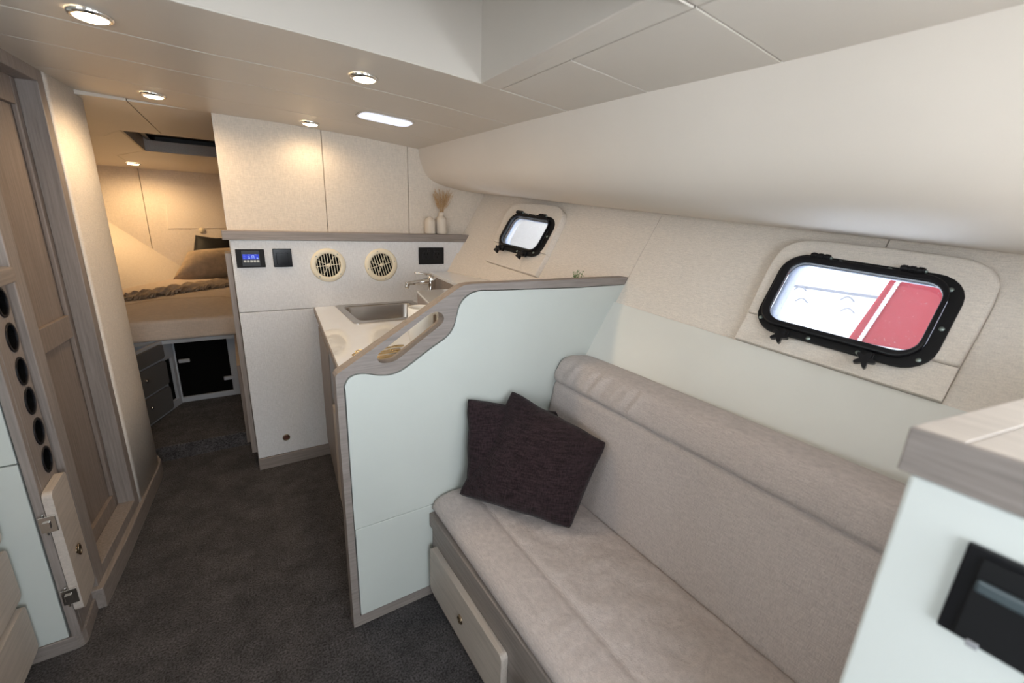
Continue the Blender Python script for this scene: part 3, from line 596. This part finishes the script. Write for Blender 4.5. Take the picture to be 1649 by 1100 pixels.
edge = plate('edge_strip', [(gx(2.655)-0.004, 2.655), (gx(1.388)-0.004, 1.388), (gx(1.388)-0.0005, 1.388), (gx(2.655)-0.0005, 2.655)], [], mZ(0.926), 0, 0.032, 'wood_y', ct, 0)
# sink
sk = empty('sink', (0.71, 2.39, 0.96), 'square stainless steel sink set in the white galley worktop', 'sink')
plate('rim', rrect(0.478, 2.160, 0.948, 2.640, 0.02), [rrect(sx0+0.012, sy0+0.012, sx1-0.012, sy1-0.012, 0.04)], mZ(0.960), 0, 0.005, 'steel', sk, 0.002)
bm = bmesh.new(); rings = []
for inset, z, r in ((0.012, 0.9645, 0.04), (0.016, 0.955, 0.04), (0.022, 0.86, 0.045), (0.035, 0.825, 0.05), (0.06, 0.812, 0.05)):
    rings.append([bm.verts.new((a, b, z)) for a, b in rrect(sx0+inset, sy0+inset, sx1-inset, sy1-inset, r)])
for A, B in zip(rings, rings[1:]):
    for i in range(len(A)): bm.faces.new((A[i], A[(i+1) % len(A)], B[(i+1) % len(A)], B[i]))
bm.faces.new(rings[-1])
bw = link('basin', tomesh('basin', bm), 'steel', sk, smooth=True); sdm = bw.modifiers.new('solid', 'SOLIDIFY'); sdm.thickness = 0.002
lathe('drain', [(0.0, 0.002), (0.025, 0.002), (0.035, 0.004), (0.038, 0.0)], (0.71, 2.40, 0.812), 'chrome', sk)
# raised blocks right of the sink
b1 = empty('raised_plinth', (0.9, 1.95, 0.96), 'low wooden box with white top beside the sink, behind the mugs', 'counter unit')
fb = [(0.790, 2.115), (0.722, 1.775), (1.16, 1.760), (1.16, 2.115)]
plate('sides', fb, [], mZ(0.960), 0, 0.150, 'wood_x', b1, 0.001)
plate('top', [(0.788, 2.117), (0.720, 1.773), (1.162, 1.758), (1.162, 2.117)], [], mZ(1.110), 0, 0.010, 'quartz', b1, 0.001)
b2 = empty('raised_counter', (1.15, 2.2, 0.96), 'raised white topped counter with wooden side against the hull behind the tap', 'counter unit')
rb = [(1.075, 2.650), (1.030, 2.135), (1.165, 2.135), (1.165, 1.40), (1.30, 1.40), (1.175, 2.650)]
plate('sides', rb, [], mZ(0.960), 0, 0.165, 'wood_x', b2, 0.001)
plate('top', [(1.073, 2.653), (1.028, 2.133), (1.163, 2.133), (1.163, 1.395), (1.385, 1.395), (1.205, 2.653)], [], mZ(1.125), 0, 0.017, 'quartz', b2, 0.001)
# tap
tp = empty('tap', (1.0, 2.45, 0.96), 'chrome single lever mixer tap at the right of the sink', 'tap')
lathe('tap_body', [(0.030, 0), (0.030, 0.008), (0.0245, 0.012), (0.0245, 0.135), (0.026, 0.14), (0.026, 0.175), (0.020, 0.186), (0, 0.188)], (1.005, 2.45, 0.960), 'chrome', tp)
tube('spout', smooth_path([(1.0, 2.45, 1.115), (0.95, 2.45, 1.112), (0.90, 2.45, 1.108), (0.868, 2.45, 1.105), (0.850, 2.45, 1.098)], 4), [0.018]*5+[0.014]*4+[0.0125]*5+[0.015]*3, 'chrome', tp, 14)
lathe('nozzle', [(0.014, 0), (0.014, 0.022), (0.011, 0.026), (0, 0.026)], (0.857, 2.45, 1.104), 'chrome', tp, (-0.3, 0, -1))
tube('lever', [(1.005, 2.45, 1.148), (0.96, 2.45, 1.158), (0.90, 2.45, 1.168)], [0.011, 0.006, 0.0045], 'chrome', tp, 10)
# mugs
def mug(x, y, z, h, r, label):
    pr = [(0, 0.0), (r*0.62, 0.0), (r*0.80, 0.012), (r*0.97, 0.05), (r, h*0.6), (r, h), (r-0.004, h+0.001), (r-0.006, h-0.006), (r-0.007, 0.05), (r*0.6, 0.012), (0, 0.010)]
    e = empty('mug', (x, y, z), label, 'mug'); lathe('cup', pr, (x, y, z), 'white', e, n=36)
    tube('handle', smooth_path([(x+r-0.003, y+0.002, z+h*0.80), (x+r+0.022, y+0.004, z+h*0.80), (x+r+0.033, y+0.005, z+h*0.55), (x+r+0.022, y+0.004, z+h*0.28), (x+r-0.004, y+0.002, z+h*0.26)], 4), 0.006, 'white', e, 10)
    return e
mug(0.637, 1.672, 0.960, 0.170, 0.052, 'tall white mug nearer the sink, seen through the handrail slot')
mug(0.775, 1.700, 0.960, 0.185, 0.052, 'second tall white mug half hidden behind the handrail')
# looped gold cutlery
def gold(x0, y0, ang_, L, label, z=0.9655, head=0.014):
    e = empty('cutlery', (x0, y0, 0.96), label, 'cutlery', 'gold cutlery on the galley worktop')
    R_ = Matrix.Rotation(ang_, 3, 'Z'); T = lambda p: Vector((x0, y0, 0)) + R_ @ Vector(p) + Vector((0, 0, z))
    loop = smooth_path([(0.0, 0.0, 0), (0.006, 0.011, 0), (0.022, 0.013, 0.001), (0.045, 0.006, 0.001), (L-0.05, 0.003, 0.002), (L-0.05, -0.003, 0.002), (0.045, -0.006, 0.001), (0.022, -0.013, 0.001), (0.006, -0.011, 0)], 5, True)
    tube('looped_handle', [T(p) for p in loop], 0.0026, 'brass', e, 8, True)
    bm = bmesh.new(); ring = []
    for r, zz in ((1.0, 0.003), (0.75, 0.0005), (0.35, -0.001)):
        ring.append([bm.verts.new(T((L-0.028+0.026*r*math.cos(2*PI*i/18), head*r*math.sin(2*PI*i/18), zz))) for i in range(18)])
    for A, B in zip(ring, ring[1:]):
        for i in range(18): bm.faces.new((A[i], A[(i+1) % 18], B[(i+1) % 18], B[i]))
    bm.faces.new(ring[-1]); o = link('head', tomesh('head', bm), 'brass', e, smooth=True); s_ = o.modifiers.new('solid', 'SOLIDIFY'); s_.thickness = 0.0018
for k, (x, y, a, L) in enumerate(((0.352, 1.655, -0.05, 0.19), (0.352, 1.622, 0.02, 0.20), (0.365, 1.592, -0.06, 0.185), (0.398, 1.566, 0.04, 0.175), (0.372, 1.690, 0.0, 0.20))):
    gold(x, y, a, L, 'gold cutlery piece with looped wire handle lying below the handrail slot')

# controls on the splash panel
def T_(label, cat, name, loc): return empty(name, loc, label, cat)
YS = YB-0.001
c1 = T_('black digital control panel with blue screen and five small buttons', 'control panel', 'control_panel', (0.09, 2.66, 1.24))
plate('face', [(0.021, 1.193), (0.150, 1.193), (0.150, 1.287), (0.021, 1.287)], [], mY(YS), 0, 0.010, 'blackm', c1, 0.002)
plate('bezel', [(0.045, 1.200), (0.128, 1.200), (0.128, 1.281), (0.045, 1.281)], [], mY(YS-0.010), 0, 0.004, 'black', c1, 0.001)
sc_ = plate('screen', [(0.050, 1.236), (0.123, 1.236), (0.123, 1.262), (0.050, 1.262)], [], mY(YS-0.014), 0, 0.001, 'lcd', c1)
bm = bmesh.new()
for (a, b, w_, h_) in [(0.053, 1.2585, 0.009, 0.0014), (0.075, 1.2585, 0.009, 0.0014), (0.104, 1.2585, 0.009, 0.0014), (0.053, 1.249, 0.010, 0.0012), (0.053, 1.2395, 0.007, 0.0012), (0.075, 1.2395, 0.008, 0.003),
                       (0.0745, 1.244, 0.007, 0.0015), (0.0745, 1.248, 0.0015, 0.004), (0.080, 1.244, 0.0015, 0.004), (0.0745, 1.251, 0.007, 0.0014),
                       (0.091, 1.240, 0.0016, 0.015), (0.100, 1.240, 0.0016, 0.015), (0.091, 1.254, 0.0106, 0.0016), (0.093, 1.247, 0.007, 0.0014), (0.112, 1.2395, 0.008, 0.003), (0.113, 1.244, 0.004, 0.0015)]:
    add_box(bm, (a, YS-0.0155, b), (a+w_, YS-0.0148, b+h_))
link('digits', tomesh('digits', bm), 'lcdseg', sc_)
for i in range(5):
    plate('button', rrect(0.0525+i*0.0148, 1.2205, 0.0525+i*0.0148+0.0115, 1.232, 0.002), [], mY(YS-0.014), 0, 0.002, 'cream_btn', c1)
c2 = T_('square glossy black blank plate right of the control panel', 'wall plate', 'wall_plate', (0.235, 2.66, 1.24))
plate('face', [(0.189, 1.192), (0.280, 1.192), (0.280, 1.290), (0.189, 1.290)], [], mY(YS), 0, 0.009, 'gloss_black', c2, 0.003)
plate('rocker', [(0.205, 1.208), (0.262, 1.208), (0.262, 1.268), (0.205, 1.268)], [], mY(YS-0.009), 0, 0.003, 'gloss_black', c2, 0.002)
c3 = T_('wide black double power socket above the tap', 'socket', 'power_socket', (1.09, 2.66, 1.24))
plate('face', [(1.005, 1.191), (1.177, 1.191), (1.177, 1.298), (1.005, 1.298)], [], mY(YS), 0, 0.010, 'blackm', c3, 0.003)
for cx_ in (1.052, 1.128):
    s_ = plate('socket_outlet', rrect(cx_-0.026, 1.222, cx_+0.026, 1.270, 0.012), [], mY(YS-0.010), 0, 0.002, 'black', c3, 0.001)
    for dx, dz, w_, h_ in ((-0.012, 0.006, 0.004, 0.010), (0.008, 0.006, 0.004, 0.010), (-0.002, -0.014, 0.004, 0.010)):
        box('slot', (cx_+dx, YS-0.0135, 1.246+dz), (cx_+dx+w_, YS-0.0118, 1.246+dz+h_), 'void', s_, 0)
for dx in (-0.02, 0.02):
    box('switch', (1.090+dx-0.007, YS-0.014, 1.270), (1.090+dx+0.007, YS-0.010, 1.286), 'black', c3, 0.001)
def vent(cx_, cz_, R_, rot, label):
    e = T_(label, 'air vent', 'air_vent', (cx_, 2.66, cz_)); P = lambda a, b, d: Vector((cx_+a, YS-d, cz_+b))
    bm = bmesh.new(); add_lathe(bm, [(R_, 0), (R_, 0.006), (R_*0.95, 0.011), (R_*0.75, 0.013), (R_*0.70, 0.010), (R_*0.70, 0.001)], (cx_, YS, cz_), (0, -1, 0), 48)
    link('ring', tomesh('ring', bm), 'ivory', e, smooth=True)
    lathe('duct', [(R_*0.71, 0.0015), (0, 0.0015)], (cx_, YS, cz_), 'void', e, (0, -1, 0), 32)  # flat black disc in place of the shaded duct
    ri = R_*0.70; ca, sa = math.cos(rot), math.sin(rot)
    Q = lambda a, b, d: P(a*ca-b*sa, a*sa+b*ca, d)
    nb = 9
    for i in range(nb):
        x = -ri+2*ri*(i+0.5)/nb; hh = math.sqrt(max(0, ri*ri-x*x))
        box('louver', (x-0.0017, -hh, 0.003), (x+0.0017, hh, 0.010), 'ivory', e, 0, mp=Q)
    box('crossbar', (-ri, -0.0018, 0.009), (ri, 0.0018, 0.013), 'ivory', e, 0, mp=Q)
    for an in (0.9, 2.6, 4.1):
        c_, s__ = math.cos(an), math.sin(an)
        box('strut', (0, -0.0014, 0.008), (ri*(0.95), 0.0014, 0.0115), 'ivory', e, 0, mp=lambda a, b, d: Q(a*c_-b*s__, a*s__+b*c_, d))
    lathe('hub', [(0.010, 0.006), (0.010, 0.014), (0.006, 0.016), (0, 0.016)], (cx_, YS, cz_), 'ivory', e, (0, -1, 0), 16)
    for k in range(4):
        an = rot+PI/4+k*PI/2 if R_ < 0.0955 else rot+k*PI/2
        bm = bmesh.new(); add_lathe(bm, [(0.0035, 0), (0.003, 0.0022), (0, 0.0026)], P(R_*0.85*math.cos(an), R_*0.85*math.sin(an), 0.0115), (0, -1, 0), 10)
        link('screw', tomesh('screw', bm), 'screw', e, smooth=True)
vent(0.464, 1.197, 0.095, 0.10, 'round ivory air vent nearer the control panel')
vent(0.766, 1.193, 0.098, 0.27, 'round ivory air vent nearer the power socket')
dk = T_('small round dark drain fitting low on the galley end panel', 'fitting', 'panel_fitting', (0.156, 2.66, 0.178))
lathe('ring', [(0.020, 0), (0.020, 0.004), (0.015, 0.006), (0.014, 0.001)], (0.156, 2.658, 0.178), 'bronze', dk, (0, -1, 0), 24)
lathe('centre', [(0.014, 0.002), (0.006, 0.003), (0, 0.003)], (0.156, 2.658, 0.178), 'brown_inside', dk, (0, -1, 0), 20)

# vases on the shelf
v1 = lathe('vase', [(0, 0), (0.030, 0), (0.034, 0.006), (0.034, 0.075), (0.031, 0.088), (0.020, 0.097), (0.013, 0.101), (0.013, 0.106), (0.010, 0.106), (0.009, 0.09), (0, 0.09)], (1.098, 2.688, 1.3815), 'clay', None)
tag(v1, 'short closed neck clay vase on the ledge, left one', 'vase')
v2 = lathe('vase', [(0, 0), (0.031, 0), (0.035, 0.008), (0.035, 0.088), (0.031, 0.102), (0.019, 0.112), (0.017, 0.118), (0.017, 0.132), (0.019, 0.136), (0.016, 0.136), (0.014, 0.12), (0.014, 0.05), (0, 0.05)], (1.176, 2.688, 1.3815), 'clay', None)
tag(v2, 'taller clay vase on the ledge holding dried grass', 'vase')
bm = bmesh.new()
for i in range(26):
    a = random.uniform(-1, 1); b = random.uniform(-1, 1); L = random.uniform(0.11, 0.17); base = Vector((1.176+a*0.006, 2.688+b*0.005, 1.49))
    tip = base+Vector((a*0.062, b*0.022-0.015, L)); mid = (base+tip)/2+Vector((-a*0.014, 0, 0.008))
    pts = smooth_path([tuple(base), tuple(mid), tuple(tip)], 4); add_tube(bm, pts, [0.0008]*len(pts), 4)
    for k in range(18):
        t = 0.40+0.60*k/18; p = base.lerp(tip, t); 
        q = p+Vector((random.uniform(-0.012, 0.012), random.uniform(-0.01, 0.01), random.uniform(0.006, 0.022)))
        add_tube(bm, [p, q], [0.0012, 0.0003], 3, False)
dg = link('dried_grass', tomesh('dried_grass', bm), 'grass', None); tag(dg, 'small bunch of feathery tan dried grass in the taller vase', 'dried grass')

# small herb pot just behind the partition rail, only tips show
hp = empty('herb_pot', (1.29, 1.46, 1.142), 'small potted herb whose green tips peek over the partition rail', 'plant')
lathe('pot', [(0, 0), (0.026, 0), (0.034, 0.062), (0.036, 0.062), (0.034, 0.055), (0, 0.055)], (1.285, 1.455, 1.142), 'clay', hp)
bm = bmesh.new()
for i in range(34):
    a = random.uniform(0, 2*PI); r = random.uniform(0.005, 0.032); base = Vector((1.285+0.3*r*math.cos(a), 1.455+0.3*r*math.sin(a), 1.197)); tip = Vector((1.285+r*math.cos(a), 1.455+r*math.sin(a), 1.197+random.uniform(0.06, 0.096)))
    add_tube(bm, [base, tip], [0.0009, 0.0006], 4, False)
    for k in range(3):
        c_ = base.lerp(tip, 0.5+k*0.22); d_ = Vector((random.uniform(-1, 1), random.uniform(-1, 1), 0.5)).normalized()*0.009; s_ = d_.cross(Vector((0, 0, 1))).normalized()*0.003
        vs = [bm.verts.new(c_), bm.verts.new(c_+d_*0.5+s_), bm.verts.new(c_+d_), bm.verts.new(c_+d_*0.5-s_)]; bm.faces.new(vs)
tag(link('foliage', tomesh('foliage', bm), 'leaf', hp), kind='stuff')

# ------------------------------------------------------------ sofa
sf = empty('sofa', (0.9, 0.73, 0), 'taupe upholstered berth sofa with drawer base along the starboard hull', 'sofa')
SY0, SY1 = 0.13, 1.332
bx = lambda y: 0.541+(1.34-y)*0.02
quad_solid('base', [(bx(SY1), SY1, 0.0), (bx(SY0), SY0, 0.0), (bx(SY0), SY0, 0.395), (bx(SY1), SY1, 0.395)], (0.42, 0, 0), 'wood_y', sf, 0.003)
quad_solid('top_cleat', [(bx(SY1)-0.012, SY1, 0.342), (bx(SY0)-0.012, SY0, 0.342), (bx(SY0)-0.012, SY0, 0.398), (bx(SY1)-0.012, SY1, 0.398)], (0.03, 0, 0), 'wood_y', sf, 0.003)
fx = lambda a, b, d: Vector((bx(a)-d, a, b))
for (y0, y1) in ((0.785, 1.300), (0.18, 0.70)):
    d = plate('drawer', rrect(y0, 0.070, y1, 0.272, 0.018), [], fx, 0.001, 0.024, 'wood_pale', sf, 0.006, seg=3)
    ym = (y0+y1)/2; bm = bmesh.new(); add_lathe(bm, [(0.0165, 0), (0.0165, 0.003), (0.011, 0.005), (0.010, 0.001), (0, 0.001)], (bx(ym)-0.024, ym, 0.165), (-1, 0, 0), 20)
    add_tube(bm, [(bx(ym)-0.029, ym+0.0125*math.cos(2*PI*i/20), 0.165+0.0125*math.sin(2*PI*i/20)) for i in range(20)], 0.0018, 6, closed=True)
    link('ring_pull', tomesh('ring_pull', bm), 'bronze', d, smooth=True)
def nz(x, y, z): return noise.noise(Vector((x, y, z)))
seatp = [(1.02, 0.400), (0.60, 0.400), (0.558, 0.402), (0.543, 0.415), (0.540, 0.436), (0.549, 0.456), (0.572, 0.470), (0.615, 0.477), (0.655, 0.477), (0.682, 0.473), (0.690, 0.466), (0.698, 0.472), (0.73, 0.475), (0.80, 0.474), (0.88, 0.470), (0.96, 0.466), (1.02, 0.460), (1.034, 0.448), (1.034, 0.42)]
sp = []
for (a, b), (c, d) in zip(seatp, seatp[1:]):
    n_ = max(1, int(math.dist((a, b), (c, d))/0.012))
    for k in range(n_): sp.append((a+(c-a)*k/n_, b+(d-b)*k/n_))
sp.append(seatp[-1])
def seat(u, v):
    i = min(int(round(u*(len(sp)-1))), len(sp)-1); x, z = sp[i]; y = SY0+(SY1-SY0)*v
    e = min(1, min(v, 1-v)*60)
    if z > 0.44 and x < 1.01:
        if x > 0.70:
            wv = 0.0060*nz(x*7, y*5, 1)+0.0060*nz(x*14+y*8, y*10-x*6, 4)+0.0026*nz(x*8, y*36, 7)
            cc = math.exp(-((x-0.86)**2/0.012+(y-0.93)**2/0.05)); wv += 0.0016*cc*math.sin((x*0.9+y)*75+5*nz(x*6, y*6, 3))*0.7
            wv += -0.006*math.exp(-((x-0.84)**2+(y-1.15)**2)/0.02)
        else:
            wv = 0.0016*nz(x*9, y*6, 2)+0.0018*nz(x*4, y*32, 5)*(1 if x > 0.58 else 0.5)
        z += wv*e
    z -= 0.02*(1-math.sqrt(e)) if z > 0.43 else 0
    return (x, y, z)
grid('seat_cushion', seat, len(sp)-1, 170, 'fabric', sf)
backp = [(1.026, 0.42), (1.030, 0.462), (1.038, 0.50), (1.053, 0.60), (1.071, 0.72), (1.085, 0.79), (1.089, 0.820), (1.096, 0.836), (1.112, 0.843), (1.094, 0.850), (1.089, 0.866), (1.096, 0.892), (1.108, 0.918), (1.122, 0.938), (1.142, 0.950), (1.175, 0.952), (1.25, 0.944), (1.295, 0.930), (1.310, 0.912), (1.310, 0.86), (1.20, 0.65), (1.10, 0.42), (1.026, 0.42)]
bp_ = []
for (a, b), (c, d) in zip(backp, backp[1:]):
    n_ = max(1, int(math.dist((a, b), (c, d))/0.010))
    for k in range(n_): bp_.append((a+(c-a)*k/n_, b+(d-b)*k/n_))
def back(u, v):
    i = int(round(u*len(bp_))) % len(bp_); x, z = bp_[i]; y = SY0+(SY1-SY0)*v; e = min(1, min(v, 1-v)*45)
    wv = 0
    if x < 1.16 and z > 0.47:
        if z > 0.85: wv = 0.0120*nz(z*3, y*34+z*12, 3)*math.exp(-((y-1.10)/0.24)**2)*1.6+0.0015*nz(z*6, y*9, 9)+0.0008*nz(2, y*40, 3)
        else: wv = 0.0022*nz(z*4, y*4, 6)+0.0010*nz(z*3, y*22, 8)
    sh_ = (1-math.sqrt(e))*0.010
    return (x-wv+(sh_ if x < 1.2 else -sh_), y, z-(sh_ if z > 0.9 else 0))
grid('back_cushion', back, len(bp_), 150, 'fabric', sf, closed_u=True)
# end caps for the cushions
quad_solid('cushion_filling', [(0.56, SY0+0.004, 0.405), (0.56, SY0+0.004, 0.452), (1.02, SY0+0.004, 0.452), (1.02, SY0+0.004, 0.405)], (0, SY1-SY0-0.01, 0), 'fabric', sf)
soft_pillow('throw_pillow', [(0.640, 1.245, 0.478), (1.00, 1.10, 0.50), (1.105, 1.275, 0.722), (0.668, 1.305, 0.862)], 'pillow', 'dark plum throw pillow leaning on the partition, behind the other one', 'pillow', 0.12, seed=11, pin=0.035, crease=0.012, n=40)
soft_pillow('throw_pillow', [(0.612, 1.262, 0.492), (0.868, 0.905, 0.487), (1.050, 0.950, 0.752), (0.862, 1.300, 0.860)], 'pillow', 'front dark plum throw pillow leaning on the sofa back', 'pillow', 0.15, seed=2, pin=0.035, crease=0.016, n=44)

# ------------------------------------------------------------ aft counter in the near right corner
ac = empty('aft_cabinet', (1.1, -0.4, 0), 'blurred off-white cabinet in the near right corner', 'cabinet')
plate('body', [(0.652, -1.0), (0.652, 0.118), (1.34, -0.004), (1.34, -1.0)], [], mZ(0.0), 0, 1.228, 'smooth_light', ac, 0.006, seg=3)
at = empty('aft_worktop', (1.1, -0.4, 1.23), 'thick limed wood top on the near right cabinet', 'worktop')
fe = lambda x: 0.128-(x-0.645)*0.178
plate('fascia', [(0.645, -1.0), (0.645, 0.128), (0.652, fe(0.652)), (0.652, -1.0)], [], mZ(1.230), 0, 0.056, 'wood_y', at, 0.002)
plate('border', [(0.652, 0.082), (0.652, fe(0.652)), (1.40, fe(1.40)), (1.40, 0.082-0.748*0.178)], [], mZ(1.230), 0, 0.056, 'wood_pale', at, 0.0015)
plate('board', [(0.652, -1.0), (0.652, 0.0808), (1.40, 0.0808-0.748*0.178), (1.40, -1.0)], [], mZ(1.230), 0, 0.056, 'wood_pale', at, 0.0015)
av = empty('built_in_radio', (0.65, -0.05, 1.12), 'black built-in panel with grey bar on the near right cabinet', 'appliance')
plate('face', [(-0.19, 1.066), (0.053, 1.066), (0.053, 1.180), (-0.19, 1.180)], [], mXp(0.652), 0, 0.008, 'black', av, 0.002)
plate('insert', [(-0.17, 1.071), (0.040, 1.071), (0.040, 1.172), (-0.17, 1.172)], [], mXp(0.644), 0, 0.004, 'blackm', av, 0.002)
plate('bar', [(-0.15, 1.134), (0.037, 1.134), (0.037, 1.149), (-0.15, 1.149)], [], mXp(0.640), 0, 0.006, mat('slate_bar', (0.06, 0.08, 0.09), 0.4), av, 0.003)
plate('button', [(0.018, 1.066), (0.028, 1.066), (0.028, 1.074), (0.018, 1.074)], [], mXp(0.640), 0, 0.003, mat('grey_mark', (0.3, 0.3, 0.32), 0.5), av, 0.001)

# ------------------------------------------------------------ ceiling lights
def downlight(x, y, z, label, power, r=0.045, col=(1.0, 0.72, 0.43)):
    e = empty('ceiling_light', (x, y, z), label, 'ceiling light')
    lathe('ring', [(r, 0), (r, 0.004), (r*0.93, 0.009), (r*0.80, 0.010), (r*0.76, 0.006)], (x, y, z), 'chrome', e, (0, 0, -1), 32)
    lathe('lens', [(r*0.78, 0.003), (r*0.74, 0.010), (r*0.55, 0.013), (0, 0.014)], (x, y, z), 'lens', e, (0, 0, -1), 28)
    d = bpy.data.lights.new('lamp', 'SPOT'); d.energy = power; d.color = col; d.spot_size = math.radians(178); d.spot_blend = 0.7; d.shadow_soft_size = 0.045
    l = bpy.data.objects.new('lamp_light', d); C.objects.link(l); l.parent = e; l.location = (0, 0, -0.03)
downlight(-0.222, 1.602, czz(-0.222), 'round ceiling light over the aisle, largest and nearest to the left', 7.5)
downlight(0.428, 1.590, czz(0.428), 'round ceiling light nearest the corner of the ceiling well', 9)
downlight(-0.197, 2.52, czz(-0.197), 'round ceiling light over the step to the bow cabin', 13.5)
downlight(0.412, 2.565, czz(0.412), 'round ceiling light close to the galley bulkhead', 4)
downlight(-0.67, 5.55, zc_bow(5.55), 'small far round ceiling light inside the bow cabin', 30, 0.06, col=(1.0, 0.66, 0.33))
skl = empty('window_4', (0.66, 2.13, czz(0.66)), kind='structure')
plate('skylight_lens', rrect(0.545, 2.055, 0.775, 2.205, 0.05), [], lambda a, b, d: Vector((a, b, czz(a)-d-0.001)), 0, 0.004, 'daylens', skl)
plate('skylight_rim', rrect(0.537, 2.047, 0.783, 2.213, 0.055), [rrect(0.545, 2.055, 0.775, 2.205, 0.05)], lambda a, b, d: Vector((a, b, czz(a)-d-0.001)), 0, 0.003, 'vinyl', skl)

# ------------------------------------------------------------ aft end of the cabin (behind the camera), with its companionway opening
aft = empty('wall_aft', (0, -1.25, 0), kind='structure')
plate('bulkhead', [(-2.3, -0.2), (2.9, -0.2), (2.9, 2.45), (-2.3, 2.45)], [[(-0.45, 0.95), (0.65, 0.95), (0.65, 2.40), (-0.45, 2.40)]], mY(-1.25), 0, 0.04, 'vinyl', aft)

# ------------------------------------------------------------ outside: neighbouring white boat and a red fender board beyond the portholes
nb = empty('neighbour_boat', (4.5, 1.5, 0), 'white boat alongside seen through the portholes', 'boat')
box('topsides', (4.2, -4.0, -1.0), (4.4, 9.0, 2.6), 'boat_white', nb, 0.05)
for z in (1.02, 1.42, 1.72): box('rub_strake', (4.17, -4.0, z), (4.2, 9.0, z+0.022), 'boat_line', nb, 0.005)
for y, z in ((1.78, 1.0), (1.42, 0.97), (1.75, 0.90), (1.40, 0.88)):
    tube('rope_eye', [(4.165, y-0.05+0.1*k/8, z+0.035*math.sin(PI*k/8)) for k in range(9)], 0.007, 'boat_line', nb, 6)
rd = empty('red_fender_board', (2.9, 0.2, 1.0), 'faded red cover with white rope outside the larger porthole', 'cover')
plate('red_panel', [(0.95, 0.90), (0.82, 1.30), (0.10, 1.36), (0.10, 0.90)], [], mXp(2.93), 0, 0.03, 'red', rd, 0.01)
plate('bottom_band', [(0.97, 0.70), (0.95, 0.915), (0.10, 0.965), (0.10, 0.70)], [], mXp(2.90), 0, 0.02, 'boat_white', rd, 0.006)
bm = bmesh.new()
for k in range(26):
    t = k/25; p = Vector((2.885, 0.885+(0.775-0.885)*t, 0.91+(1.31-0.91)*t)); add_tube(bm, [p+Vector((0, 0.008, -0.008)), p+Vector((0, -0.008, 0.014))], [0.008, 0.008], 8)
link('rope', tomesh('rope', bm), 'boat_white', rd, smooth=True)
